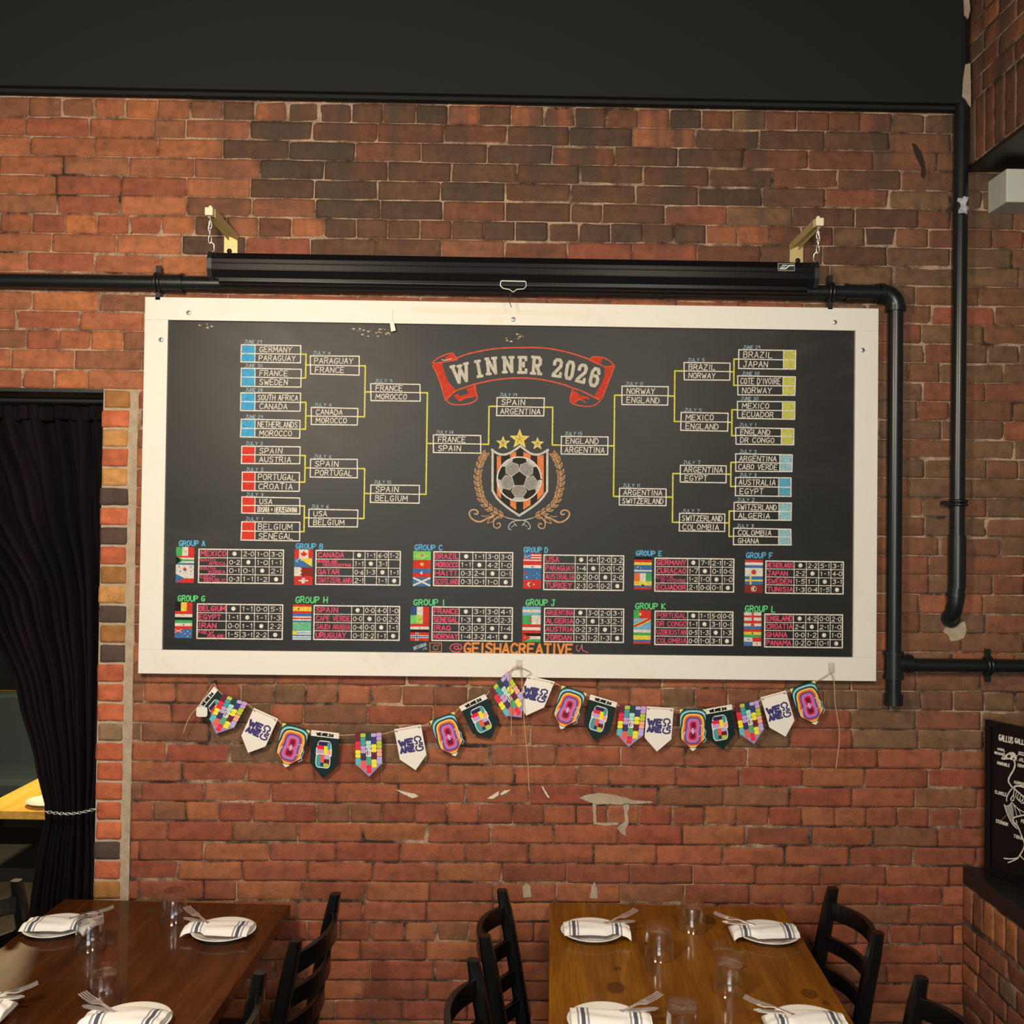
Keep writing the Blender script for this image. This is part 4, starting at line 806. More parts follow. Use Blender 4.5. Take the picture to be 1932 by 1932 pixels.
mb = MB(); mb.tube([tuple(wp(*p, -0.054)) for p in smooth([(966, 550), (962, 558), (961, 568), (965, 580)])], 0.0014, 6); world_child(mb.build('pull_cord', m_iron), scr)
LP = Plane((0, -0.0642, 0), (1, 0, 0), (0, 0, 1))
mb = MB(); q = [LP.px(*p) for p in ((1468, 497), (1499, 497.4), (1499, 511), (1468, 510.6))]; mb.poly(LP, q, lin((6, 6, 6)), 0.0003); mb.line(LP, q, 0.0018, lin((150, 152, 148)), 0.0006, True)
mb.line(LP, [LP.px(*p) for p in ((1471, 507), (1482, 507.3), (1489, 501), (1497, 501.2))], 0.0034, lin((226, 226, 220)), 0.0006); mb.line(LP, [LP.px(*p) for p in ((1473, 504), (1481, 504))], 0.0024, lin((226, 226, 220)), 0.0006); mb.line(LP, [LP.px(*p) for p in ((1476, 500.5), (1485, 500.7))], 0.0024, lin((226, 226, 220)), 0.0006)
world_child(mb.build('logo_plate', m_print), scr)
def bracket(sx, label):
    x0 = -0.955 if sx < 0 else 0.958
    g = thing('wall_bracket', label, 'bracket', (x0, YW, zs+0.07), group='screen wall brackets')
    def b(mbx, n, m, **k):
        mbx.v = [(x0+(p[0] if sx < 0 else -p[0]), p[1], zs+p[2]) for p in mbx.v]
        if sx > 0: mbx.f = [f[::-1] for f in mbx.f]
        return world_child(mbx.build(n, m, **k), g)
    mb = MB(); mb.box((0.008, YW-0.008, 0.082), (0.046, 0.006, 0.082)); b(mb, 'wall_plate', m_brass, bevel=0.001)
    mb = MB()                                               # two flanges and a web reaching out and sideways
    A0, A1 = Vector((0.014, YW-0.012, 0.116)), Vector((-0.034, -0.062, 0.176))
    d = (A1-A0)
    for off in (Vector((0.014, 0, 0.0)), Vector((-0.014, 0, 0.0))):
        p = [A0+off+Vector((0, 0, 0.010)), A0+off+Vector((0, 0, -0.012)), A1+off*0.75+Vector((0, 0, -0.022)), A1+off*0.75+Vector((0, 0, 0.006))]
        mb.add(p+[v+Vector((0.0022, 0, 0)) for v in p], [(0, 1, 2, 3), (7, 6, 5, 4), (0, 4, 5, 1), (1, 5, 6, 2), (2, 6, 7, 3), (3, 7, 4, 0)])
    w = Vector((0.014, 0, -0.006)); p = [A0+w, A0-w, A1-w*0.75, A1+w*0.75]; mb.add(p+[v-Vector((0, 0.0, 0.004)) for v in p], [(0, 1, 2, 3), (7, 6, 5, 4), (0, 4, 5, 1), (1, 5, 6, 2), (2, 6, 7, 3), (3, 7, 4, 0)])
    b(mb, 'arm', m_brass)
    mb = MB(); mb.box((-0.038, -0.066, 0.170), (0.026, 0.026, 0.026)); mb.lathe([(0.0, 0.008), (0.006, 0.008), (0.006, 0.0), (0, 0)][::-1], 12, (-0.036, -0.066, 0.183)); b(mb, 'end_block', m_ivory, bevel=0.002)
    mb = MB(); mb.lathe([(0.0, 0.004), (0.004, 0.004), (0.004, 0.002), (0.0085, 0.0015), (0.0085, 0)][::-1], 18); mb.v = [(p[0]+0.004, YW-0.0112-p[2], 0.068+p[1]) for p in mb.v]; mb.f = [f[::-1] for f in mb.f]; b(mb, 'screw', m_iron)
    mb = MB(); mb.tube([(-0.040+0.004*math.sin(a), -0.060, 0.158-0.0125*k) for k, a in enumerate((0, 1.5, 3, 4.5, 6))], 0.0022, 8)
    for k in range(3):
        cz = 0.132-k*0.024; mb.tube([(-0.038+(0.005*math.cos(t) if k % 2 == 0 else 0), -0.058+(0.005*math.cos(t) if k % 2 else 0), cz+0.014*math.sin(t)) for t in [2*PI*i/12 for i in range(13)]], 0.0018, 6, caps=False)
    mb.tube([(-0.034, -0.056, 0.076), (-0.026, -0.054, 0.068), (-0.026, -0.050, 0.050), (-0.036, -0.046, 0.044)], 0.002, 8); b(mb, 'chain', m_steel)
    return g
bracket(-1, 'brass bracket hanging the left end of the black screen case')
bracket(1, 'brass bracket hanging the right end of the black screen case')

# ------------------------------------------------------------------ black pipes
YPI = 0.004
def V3(px, py, y=YPI): return Vector(wp(px, py, y))
pipe = thing('pipe_run', 'black pipe running above the chalkboard then turning down its right side', 'pipe', (1.285, YW, 1.40))
A = Vector((-2.2, YPI, V3(0, 530).z)); zt_ = V3(1650, 553).z
cxp = V3(1688, 900).x; e0 = Vector((cxp-0.045, YPI, zt_)); zT = V3(1685, 1252).z; zB = V3(1687, 1330).z
mb = MB(); mb.tube([Vector((-2.2, YPI, V3(0, 530).z)), e0], 0.0245, 20); world_child(mb.build('horizontal_pipe', m_pipe), pipe)
mb = MB(); mb.tube([e0+Vector((0.045*math.sin(t), 0, -0.045*(1-math.cos(t)))) for t in [PI/2*i/8 for i in range(9)]], 0.030, 20)
mb.tube([e0-Vector((0.012, 0, 0)), e0+Vector((0.004, 0, 0))], 0.0335, 20); mb.tube([Vector((cxp, YPI, zt_-0.043)), Vector((cxp, YPI, zt_-0.06))], 0.0335, 20); world_child(mb.build('elbow', m_pipe), pipe)
mb = MB(); mb.tube([Vector((cxp, YPI, zt_-0.05)), Vector((cxp, YPI, zT))], 0.0245, 20); world_child(mb.build('vertical_pipe', m_pipe), pipe)
mb = MB(); mb.tube([Vector((cxp, YPI, zT+0.035)), Vector((cxp, YPI, zT-0.045))], 0.030, 20); mb.tube([Vector((cxp, YPI, zT)), Vector((cxp+0.05, YPI, zT))], 0.028, 20)
for z in (zT+0.035, zT-0.045): mb.tube([Vector((cxp, YPI, z+0.006)), Vector((cxp, YPI, z-0.006))], 0.0335, 20)
mb.tube([Vector((cxp+0.045, YPI, zT)), Vector((cxp+0.06, YPI, zT))], 0.031, 20); world_child(mb.build('tee_fitting', m_pipe), pipe)
mb = MB(); mb.tube([Vector((cxp, YPI, zT-0.045)), Vector((cxp, YPI, zB+0.03))], 0.0245, 20); mb.tube([Vector((cxp, YPI, zB+0.036)), Vector((cxp, YPI, zB))], 0.031, 20); world_child(mb.build('end_plug', m_pipe), pipe)
mb = MB(); mb.tube([Vector((cxp+0.05, YPI, zT-0.004)), Vector((3.15, YPI, zT-0.002))], 0.0225, 20); world_child(mb.build('branch_pipe', m_pipe), pipe)
def coupling(px, w, r): 
    x = V3(px, 530).x; z = V3(0, 530).z+(zt_-V3(0, 530).z)*(x+2.2)/(e0.x+2.2); mb = MB()
    mb.tube([Vector((x-w, YPI, z)), Vector((x+w, YPI, z))], r, 20)
    for s in (-1, 1): mb.tube([Vector((x+s*w-0.004, YPI, z)), Vector((x+s*w+0.004, YPI, z))], r+0.0035, 20)
    world_child(mb.build('coupling', m_pipe), pipe)
coupling(320, 0.042, 0.029); coupling(1625, 0.05, 0.0275)
def clamp(c, axis, r):
    mb = MB(); c = Vector(c)
    for s in (-1, 1):
        ring_ = [c+(Vector((s*0.006, r*math.cos(t), r*math.sin(t))) if axis == 'x' else Vector((r*math.cos(t), r*math.sin(t), s*0.006))) for t in [2*PI*i/20 for i in range(21)]]
        mb.tube(ring_, 0.0055, 8, caps=False)
    if axis == 'x': mb.box(c+Vector((0, 0.002, r+0.014)), (0.016, 0.012, 0.026)); mb.box(c+Vector((0, 0.002, -r-0.014)), (0.016, 0.012, 0.026)); mb.box(c+Vector((0, 0.026, 0)), (0.02, 0.007, 0.03))
    else: mb.box(c+Vector((-r-0.014, 0.004, 0)), (0.03, 0.012, 0.014)); mb.box(c+Vector((0, 0.026, 0)), (0.03, 0.007, 0.02))
    world_child(mb.build('pipe_clamp', m_pipe), pipe_cur)
pipe_cur = pipe
zx = lambda px: V3(0, 530).z+(zt_-V3(0, 530).z)*(V3(px, 540).x+2.2)/(e0.x+2.2)
clamp((V3(299, 528).x, YPI, zx(299)), 'x', 0.030); clamp((V3(1566, 553).x, YPI, zx(1566)), 'x', 0.030); clamp((V3(1864, 1258).x, YPI, zT-0.003), 'x', 0.027)
stand = thing('standpipe', 'thick black vertical pipe in the right corner ending in an elbow into the wall', 'pipe', (1.49, YW, 1.68)); pipe_cur = stand
tp, q1, q2, q3 = V3(1818, 330), V3(1809.5, 652), V3(1807, 900), V3(1805.5, 1085)
topx = min(tp.x+0.006, 1.498)
mb = MB(); mb.tube([Vector((topx, YPI, 4.0)), Vector((min(tp.x, 1.496), YPI, tp.z)), q1, q2, q3], 0.0235, 20); world_child(mb.build('pipe_shaft', m_pipe), stand)
mb = MB(); mb.tube([V3(1806.5, 1010), V3(1805.5, 1110)], 0.028, 20); world_child(mb.build('coupling', m_pipe), stand)
eb = V3(1803, 1135)
mb = MB(); mb.tube([V3(1805.3, 1095), eb, eb+Vector((-0.004, 0.006, -0.03)), eb+Vector((-0.006, 0.022, -0.052)), eb+Vector((-0.006, 0.05, -0.058))], 0.027, 20); mb.tube([eb+Vector((0, 0, 0.028)), eb+Vector((0, 0, 0.016))], 0.031, 20)
mb.tube([Vector((eb.x-0.006, YW-0.012, eb.z-0.057)), Vector((eb.x-0.006, YW+0.02, eb.z-0.058))], 0.032, 20); world_child(mb.build('elbow', m_pipe), stand)
clamp(V3(1808, 949), 'z', 0.026)
mb = MB(); pr = random.Random(4); c0 = Vector(wp(1817, 388, -0.024)); V = []
for i in range(6):
    for j in range(4): V.append(c0+Vector(((j-1.5)*0.010+pr.uniform(-.006, .006), pr.uniform(-.010, .003)-0.003+0.003*abs(j-1.5), (i-2.5)*0.011+pr.uniform(-.004, .004))))
mb.add(V, [(i*4+j, i*4+j+1, (i+1)*4+j+1, (i+1)*4+j) for i in range(5) for j in range(3)]); so = mb.build('torn_tape', m_print); world_child(so, stand)
so.data.materials.clear(); so.data.materials.append(mat('grey_tape', (0.42, 0.42, 0.46), 0.6))
so.modifiers.new('solid', 'SOLIDIFY').thickness = 0.001
# plaster daubs beside the pipe top
for pt_ in ([(1818, 0), (1828, 0), (1830, 18), (1826, 36), (1819, 28)], [(1821, 122), (1830, 120), (1831, 170), (1831, 202), (1822, 188), (1815, 182), (1817, 150)]):
    mb = MB(); pl = Plane((0, -0.021, 0), (1, 0, 0), (0, 0, 1)); mb.prism([pl.px(*p) for p in pt_], -0.004, 0.003, lambda u, v, d, pl=pl: pl.pt(u, v, d)); world_child(mb.build('plaster_daub', m_pointing), stand)
# ------------------------------------------------------------------ pennant garland
NAVY = lin((58, 52, 112)); PW = lin((236, 230, 222))
PC = {k: lin(v) for k, v in {'r': (232, 40, 60), 'y': (244, 232, 50), 'c': (92, 190, 200), 'l': (186, 204, 56), 't': (70, 160, 168), 'v': (196, 160, 214), 'p': (62, 48, 92), 'o': (240, 96, 76), 'a': (160, 140, 190), 'G': (22, 66, 56),
      'm': (178, 224, 210), 'w': (240, 236, 230), 'g': (84, 172, 116), 'n': (56, 54, 120), 'd': (104, 28, 40), 'L': (186, 176, 226), 'P': (246, 172, 148), 'k': (18, 40, 38)}.items()}
def rrect(x0, y0, x1, y1, r, n=4):
    o = []
    for cx, cy, a0 in ((x1-r, y1-r, 0), (x0+r, y1-r, PI/2), (x0+r, y0+r, PI), (x1-r, y0+r, 1.5*PI)):
        o += [(cx+r*math.cos(a0+PI/2*i/n), cy+r*math.sin(a0+PI/2*i/n)) for i in range(n+1)]
    return o
def pennant(kind, tl, tr, tip, i, label):
    yb = -0.008-0.0024*(i % 2) if i else -0.001
    A, B, T = wp(*tl, yb), wp(*tr, yb), wp(*tip, yb)
    U = (B-A); w = U.length; U.normalize(); mid = (A+B)/2
    Vd = Vector((-U.z, 0, U.x))                               # up, square to the top edge
    L = -(T-mid).dot(Vd); L = max(L, 0.132)
    skew = (T-mid).dot(U)
    tiltv = (Vd + Vector((0, -0.10, 0))).normalized()         # the tip swings back towards the wall
    pl = Plane(mid, U, tiltv)
    shp = lambda p: ((p[0]-0.5)*w + skew*p[1]*0.8, -p[1]*L)   # unit card -> plane (0..1 across, 0..1 down)
    out = [(0, 0), (1, 0), (1, 0.70), (0.5, 1), (0, 0.70)]
    base = {'sq': lin((64, 44, 92)), 'wh': PW, 'rb': lin((16, 48, 42)), 'dk': lin((22, 44, 44))}[kind]
    mb = MB()
    mb.prism([shp(p) for p in out], -0.0008, 0.0, lambda u, v, d: pl.pt(u, v, d), base)
    P = lambda t, c, l: mb.poly(pl, [shp(p) for p in t], c, l)
    Ln = lambda t, wd, c, l: mb.line(pl, [shp(p) for p in t], wd*w, c, l)
    if kind == 'sq':
        P([(0.0, 0.70), (0.5, 1), (1, 0.70), (1, 0.62), (0, 0.62)], PC['a'], 0.0002)
        cols = ['drryyyccc'[0:0] or [('d', 0.0, 0.10), ('d', 0.10, 0.19), ('r', 0.19, 0.29), ('r', 0.29, 0.38), ('y', 0.385, 0.475), ('y', 0.475, 0.565), ('c', 0.57, 0.65), ('c', 0.65, 0.735)],
                [('l', 0.01, 0.10), ('t', 0.105, 0.19), ('t', 0.19, 0.285), ('v', 0.29, 0.375), ('v', 0.375, 0.465), ('p', 0.47, 0.63), ('o', 0.635, 0.73), ('o', 0.73, 0.82)],
                [('G', 0.0, 0.175), ('m', 0.18, 0.27), ('m', 0.27, 0.365), ('w', 0.37, 0.455), ('w', 0.455, 0.545), ('g', 0.55, 0.635), ('g', 0.635, 0.725), ('r', 0.73, 0.82), ('r', 0.82, 0.92)],
                [('L', 0.01, 0.095), ('n', 0.10, 0.255), ('y', 0.26, 0.35), ('y', 0.35, 0.445), ('d', 0.45, 0.60), ('y', 0.605, 0.69), ('y', 0.69, 0.79)],
                [('v', 0.0, 0.09), ('v', 0.09, 0.18), ('l', 0.185, 0.27), ('l', 0.27, 0.36), ('P', 0.365, 0.45), ('P', 0.45, 0.54), ('L', 0.545, 0.625), ('L', 0.625, 0.71)]]
        for ci, cc in enumerate(cols):
            for ch, y0, y1 in cc:
                x0, x1 = ci*0.2+0.004, ci*0.2+0.196
                P(rrect(x0, y0+0.002, x1, y1-0.002, 0.028, 3), PC[ch], 0.0005)
        Ln([(0.46, 0.40), (0.46, 0.51)], 0.035, lin((40, 36, 40)), 0.0008)
        Ln([(0.53, 0.40), (0.53, 0.51)], 0.02, lin((90, 86, 90)), 0.0008)
    elif kind == 'rb':
        cols = ['#2c5c50', '#93d3dc', '#27405c', '#f4c84e', '#ec6a35', '#6a4690', '#a57cc0', '#e06a9c', '#b82c54', '#6e1838', '#c4b4dc']
        hx, hy = 0.5, 0.52
        def rad(a, d):
            best = 0
            for cx, cy, bx, by in ((0.02, -0.13, 0.060, 0.055), (-0.01, 0.12, 0.080, 0.055)):
                bx += d; by += d*0.70
                # superellipse ray from the shared centre, found by stepping outward
                r = 0.0
                for k in range(1, 90):
                    q = k*0.01; x = q*math.cos(a)-cx; y = q*math.sin(a)*0.78-cy*(1-0.5*d)
                    if (abs(x)/bx)**3.2+(abs(y)/by)**3.2 <= 1: r = q
                best = max(best, r)
            return best
        def lim(a):
            c, s = math.cos(a), math.sin(a)*0.78; r = 9
            for (nx, ny, dd) in ((1, 0, 0.485), (-1, 0, 0.485), (0, -1, hy-0.02)): 
                q = c*nx+s*ny
                if q > 1e-6: r = min(r, dd/q)
            for sx in (1, -1):                                 # sloped lower edges: |x|*0.6 + y = ...
                q = sx*c*0.6+s
                if q > 1e-6: r = min(r, (1-hy-0.02)/q)
            return r
        for j, hexc in enumerate(cols):
            d = 0.56-0.545*(j/(len(cols)-2))**0.9 if j < len(cols)-1 else 0
            n = 44; ring = []
            for k in range(n):
                a = 2*PI*k/n; r = min(rad(a, d) if j < len(cols)-1 else 0.06*(1 if abs(math.cos(a)) > .5 else 1.5), lim(a))
                ring.append((hx+r*math.cos(a), hy+r*math.sin(a)*0.78))
            P(ring, lin(hexc), 0.0002+0.00008*j)
        for k in range(4):                                      # torn zigzag at the right side
            y = 0.40+0.045*k; x = 0.76+0.05*k
            Ln([(x, y), (x+0.09, y-0.02), (x+0.05, y+0.14), (x+0.10, y+0.20), (x-0.02, y+0.26)], 0.018, (PW, lin('#f2b65e'), PW, lin('#9fd8da'))[k], 0.0016)
            if k > 1: Ln([(0.02+0.035*k, 0.62+0.03*k), (0.10+0.035*k, 0.54)], 0.018, PW, 0.0016)
        P([(0.0, 0.0), (0.14, 0.0), (0.0, 0.10)], lin('#dfe07a'), 0.0016); P([(0.86, 0.0), (1, 0.0), (1, 0.08)], lin('#dfe0a0'), 0.0016)
        P([(0.36, 0.93), (0.64, 0.93), (0.52, 0.995), (0.48, 0.995)], PW, 0.0016)
    elif kind == 'wh':
        nv = lambda t, u, v, h, ww, lw: mb.text(pl, t, *shp((u, v)), h*L, ww*w, lw*w, NAVY, 0.0006, slant=0.0, jit=0.01)
        nv('WE', 0.09, 0.405, 0.125, 0.50, 0.09); nv('ARE', 0.09, 0.56, 0.105, 0.50, 0.08)
        for t in ([(0.68, 0.41), (0.74, 0.41), (0.74, 0.36), (0.67, 0.33), (0.68, 0.27), (0.78, 0.245), (0.88, 0.27), (0.90, 0.33), (0.84, 0.36), (0.84, 0.41), (0.93, 0.41)],
                  [(0.70, 0.46), (0.66, 0.50), (0.67, 0.55), (0.74, 0.575), (0.84, 0.575), (0.92, 0.55), (0.92, 0.50), (0.80, 0.49), (0.80, 0.45), (0.93, 0.45)]): Ln(t, 0.058, NAVY, 0.0006)
        for x in (0.07, 0.92): Ln([(x-0.03, 0.05), (x+0.03, 0.065)], 0.03, lin((90, 84, 80)), 0.0006)
    else:
        P([(-0.01, -0.01), (1.01, -0.01), (1.01, 0.115), (-0.01, 0.115)], PW, 0.0003)
        for t, x, ww in (('WE', 0.20, 0.15), ('ARE', 0.39, 0.2), ('26', 0.64, 0.16)): mb.text(pl, t, *shp((x, 0.085)), 0.052*L, ww*w, 0.04*w, lin((22, 22, 24)), 0.0006, slant=0, jit=0.0)
        P(rrect(0.24, 0.19, 0.76, 0.50, 0.12), PW, 0.0004); P(rrect(0.20, 0.34, 0.78, 0.52, 0.04), PW, 0.00045); P(rrect(0.20, 0.46, 0.74, 0.78, 0.11), PW, 0.0005)
        for idx, (x0, y0, x1, y1, r, ch) in enumerate(((0.27, 0.21, 0.73, 0.31, 0.06, 'p'), (0.60, 0.22, 0.73, 0.38, 0.05, 't'), (0.24, 0.30, 0.49, 0.39, 0.02, 'r'), (0.23, 0.38, 0.49, 0.47, 0.02, 'v'), (0.49, 0.30, 0.62, 0.47, 0.01, 'y'), (0.62, 0.38, 0.75, 0.48, 0.02, 'P'),
                                        (0.23, 0.49, 0.71, 0.76, 0.09, 't'), (0.38, 0.49, 0.52, 0.66, 0.01, 'o'), (0.52, 0.49, 0.70, 0.58, 0.04, 'L'), (0.51, 0.58, 0.70, 0.68, 0.03, 'd'), (0.38, 0.66, 0.50, 0.74, 0.02, 'n'), (0.50, 0.67, 0.68, 0.755, 0.04, 'l'))):
            P(rrect(x0, y0, x1, y1, r), PC[ch], 0.0007+0.00008*idx)
    o = mb.build('pennant', m_gloss if kind in ('dk', 'rb') else m_print)
    nm = {'sq': 'multicoloured pennant of small rounded squares', 'wh': 'white pennant with dark blue lettering', 'rb': 'pennant of nested rainbow outlines', 'dk': 'dark green pennant with a white top strip'}[kind]
    tag(o, nm+', '+label, 'pennant', 'pennants of the garland')
PN = [('dk', (372.4, 1334.5), (404.5, 1296), (440, 1378), 'leftmost and half covered'), ('sq', (421, 1308.7), (467.7, 1326), (402.5, 1385), 'leftmost of its kind on the string'), ('wh', (479, 1335.6), (524.6, 1356), (465.6, 1422.5), 'leftmost of the white ones'),
      ('rb', (534, 1363.5), (584.7, 1378), (537, 1449.5), 'leftmost of the rainbow ones'), ('dk', (587.8, 1378), (639.5, 1384), (608.5, 1471), 'hanging lowest of the garland'), ('sq', (669.5, 1383), (720, 1382), (695.4, 1468), 'hanging free at the lowest dip'),
      ('wh', (743.8, 1376), (794, 1367), (783.5, 1455.5), 'hanging free right of the lowest dip'), ('rb', (810.9, 1360.4), (856.5, 1342.7), (858.4, 1429), 'tilted and rising toward the middle hook'), ('dk', (866.8, 1333.4), (915.2, 1310), (926.4, 1396), 'steeply tilted below the middle hook'),
      ('sq', (922.7, 1302), (958, 1267), (981.4, 1358.6), 'just left of the middle hook'), ('wh', (996, 1275), (1046.6, 1286), (989.7, 1351), 'overlapping the bottom of the chalkboard frame'), ('rb', (1060.6, 1293), (1107, 1308), (1059, 1377.4), 'first right of the middle hook'),
      ('dk', (1114.4, 1311), (1164, 1326), (1122.7, 1399), 'first dark one right of the hook'), ('sq', (1169, 1329.4), (1219.6, 1332.7), (1186.5, 1411.4), 'touching a white pennant in the right swag'), ('wh', (1220.4, 1332.7), (1271, 1336), (1241, 1420.5), 'hanging lowest in the right swag'),
      ('rb', (1282.5, 1337.7), (1332, 1337.7), (1309, 1418.8), 'hanging straight in the right swag'), ('dk', (1328, 1339), (1380, 1329.7), (1366, 1416), 'rightmost of the dark ones'), ('sq', (1385.8, 1329.7), (1431.4, 1321), (1425, 1406), 'rightmost of its kind on the string'),
      ('wh', (1435, 1315.7), (1482.7, 1302.7), (1485.5, 1392), 'rightmost of the white ones'), ('rb', (1490, 1300), (1536.7, 1284), (1542.3, 1369), 'last at the right end of the garland')]
for i, q in enumerate(PN): pennant(q[0], q[1], q[2], q[3], i, q[4])
def twine(ptsl, label, tails):
    mb = MB(); yv = -0.0066
    mb.tube([Vector(wp(*p, yv)) for p in smooth(ptsl, 4)], 0.0014, 6)
    for t_ in tails: mb.tube([Vector(wp(*p, yv-0.003)) for p in smooth(t_, 5)], 0.0014, 6)
    tag(mb.build('twine', m_twine), label, 'string', 'garland strings')
mids = lambda i0, i1: [p for q in PN[i0:i1] for p in ((q[1][0], q[1][1]+3), (q[2][0], q[2][1]+3))]
twine([(403, 1288)]+mids(1, 10)+[(962, 1266), (980, 1258)], 'jute string carrying the left swag of pennants', [[(403, 1288), (376, 1330), (358, 1352), (346, 1382)], [(978, 1256), (966, 1262), (961, 1280), (964, 1330), (965, 1388)]])
twine([(980, 1258), (1002, 1269)]+mids(10, 20)+[(1568, 1269)], 'jute string carrying the right swag of pennants', [[(982, 1257), (985, 1290), (989, 1360), (996, 1440), (998, 1492)], [(1568, 1268), (1574, 1290), (1576, 1330), (1584, 1385), (1577, 1450)]])
mb = MB(); u, v = wp(403, 1287).x, wp(403, 1287).z; mb.tube([(u, YW+0.01, v), (u, -0.012, v+0.001)], 0.0022, 8); mb.tube([(u, -0.012, v+0.001), (u, -0.0135, v+0.001)], 0.0045, 10)
tag(mb.build('nail', m_iron), 'nail in the brick wall holding the left end of the garland', 'nail')
mb = MB(); c = wp(381, 1343, -0.014); mb.prism(rrect(c.x-0.018, c.z-0.016, c.x+0.018, c.z+0.016, 0.007), -0.016, -0.0125, lambda u, v, d: (u, d, v)); tag(mb.build('sticky_tab', m_white, bevel=0.001), 'white rounded sticky tab on the leftmost dark pennant', 'tab')

# ------------------------------------------------------------------ skeleton chalkboard on the ledge
zL = 0.866
gA = Vector((1.570, -0.030, zL)); gd = Vector((0.384, -0.923, 0)).normalized()
gz = 0.503; gw = 0.40
gal = thing('skeleton_chalkboard', 'black framed chalkboard with a white drawing of a bird skeleton leaning on the ledge', 'chalkboard', gA+gd*gw/2)
gn = Vector((-0.923, -0.384, 0)).normalized()
GP = Plane(gA, gd, (0, 0, 1))
if GP.n.dot(gn) < 0: GP.n = -GP.n
def gbox(mb, u0, v0, u1, v1, d0, d1, **k): return mb.prism([(u0, v0), (u1, v0), (u1, v1), (u0, v1)], d0, d1, lambda u, v, d: GP.pt(u, v, d))
mb = MB(); gbox(mb, 0.005, 0.005, gw-0.005, gz-0.005, -0.014, -0.006); world_child(mb.build('panel', m_case), gal)
for r in ((0, 0, 0.022, gz), (gw-0.022, 0, gw, gz), (0.022, 0, gw-0.022, 0.022), (0.022, gz-0.022, gw-0.022, gz)):
    mb = MB(); gbox(mb, *r, -0.016, 0.0); world_child(mb.build('frame_rail', m_case, bevel=0.002), gal)
GP.O = GP.O - GP.n*0.006
gz_ = lambda p: GP.px(1840+p[0]/5.859, 1350+p[1]/5.859)
BW = C(236, 232, 222)
mb = MB(); s5 = GP.px(1900, 1500); s6 = GP.px(1910, 1500); gs = abs(s6[0]-s5[0])/10   # metres along the board per photo pixel
def gl(t, w, col=BW, sm=True): mb.line(GP, [gz_(p) for p in (smooth(pts(t), 4) if sm else pts(t))], w*0.0017, col, 0.0006)
def gf(t, col=BW, lift=0.0004): mb.poly(GP, [gz_(p) for p in smooth(pts(t), 3, True)], col, lift)
gf('288,470 310,448 350,425 385,405 425,408 455,440 460,480 440,500 410,492 370,485 320,488 296,484')
BKc = C(24, 24, 24)
gf('352,450 372,434 392,440 390,462 368,470', BKc, 0.0007); gf('306,462 322,452 318,468', BKc, 0.0007); gf('415,470 430,465 432,485 418,486', BKc, 0.0007)
neck = smooth(pts('432,500 440,530 436,570 420,610 395,650 375,690 368,725 380,750 400,780 420,800'), 3)
for i in range(0, len(neck)-2, 2): mb.line(GP, [gz_(neck[i]), gz_(neck[i+1])], 3.6*0.0016, BW, 0.0006)
gl('425,800 450,780 500,780 560,800 700,870 800,960', 3.2); gl('430,805 480,850 540,900 640,960 760,1010', 3.0)
gl('410,805 375,850 352,900 348,945', 2.2); gl('432,810 425,870 400,910 395,930 420,940 430,910 425,880', 2.0)
gf('320,985 350,1000 385,985 402,960 425,1050 428,1150 450,1215 470,1250 440,1230 400,1180 355,1090', C(168, 166, 160))
gl('320,985 355,1090 400,1180 440,1230 468,1252', 1.6); gl('320,985 350,1000 385,985 402,955', 1.4)
for a in ('455,850 450,900 480,930 500,920', '475,870 470,920 500,950 525,930', '500,890 495,940 520,970 560,950', '530,910 530,960 570,990 610,970', '570,930 570,990 610,1010 650,990'): gl(a, 1.5)
gl('410,960 440,1000 490,1040 560,1080', 1.6); gl('420,970 450,1060 460,1120', 1.3); gl('440,990 490,1060 510,1110', 1.3)
gl('425,1130 470,1115 540,1100 640,1080 720,1040', 2.4); gl('420,1140 430,1180 470,1220 510,1320 540,1390', 2.6); gl('455,1160 462,1190', 2.0)
gl('540,1400 545,1440 520,1500 490,1550 470,1575', 2.2); gl('320,1578 380,1584 440,1580 480,1570', 2.2); gl('365,1625 420,1605 470,1580', 2.0); gl('500,1550 540,1590 580,1600', 2.0)
gl('540,1390 600,1300 700,1200 760,1080', 2.6); gl('760,1010 860,1010 920,1040 980,1000', 3)
for t, x, y, h, w in (('GALLUS', 262, 272, 62, 155), ('GALLUS', 440, 300, 50, 150), ('DOMESTICUS', 610, 330, 50, 230), ('NASAL', 250, 378, 22, 80), ('INCISIVE', 215, 420, 24, 105), ('MANDIBLE', 245, 535, 30, 135), ('OCCIPITAL', 480, 430, 34, 150), ('ATLAS', 488, 500, 30, 90), ('CERVICAL', 470, 560, 28, 130), ('HUMERUS', 432, 748, 30, 150), ('CLAVICLE', 220, 858, 34, 125), ('STERNUM', 230, 1180, 34, 130), ('FEMUR', 510, 1180, 34, 110), ('TIBIA', 428, 1345, 34, 90)):
    a = gz_((x, y)); b = gz_((x+w, y+w*0.16)); c_ = gz_((x, y-h))
    mb.text(GP, t, a[0], a[1], abs(c_[1]-a[1]), abs(b[0]-a[0]), 1.5*0.0016 if h < 45 else 2.3*0.0016, BW, 0.0006)
gl('290,1155 345,1105', 0.9, C(150, 150, 146)); gl('460,450 480,430', 0.9); gl('440,510 480,492', 0.9, C(120, 120, 118)); gl('318,405 328,428', 0.9)
world_child(mb.build('skeleton_drawing', m_chalk), gal)

# white box high in the opening at the right
c1 = wp(1900, 380, -0.10); mb = MB(); mb.box((c1.x+0.15, -0.032, c1.z+0.055), (0.30, 0.128, 0.11)); tag(mb.build('wall_box', m_off, bevel=0.004), 'pale painted box mounted high on the wall under the brick arch', 'box')
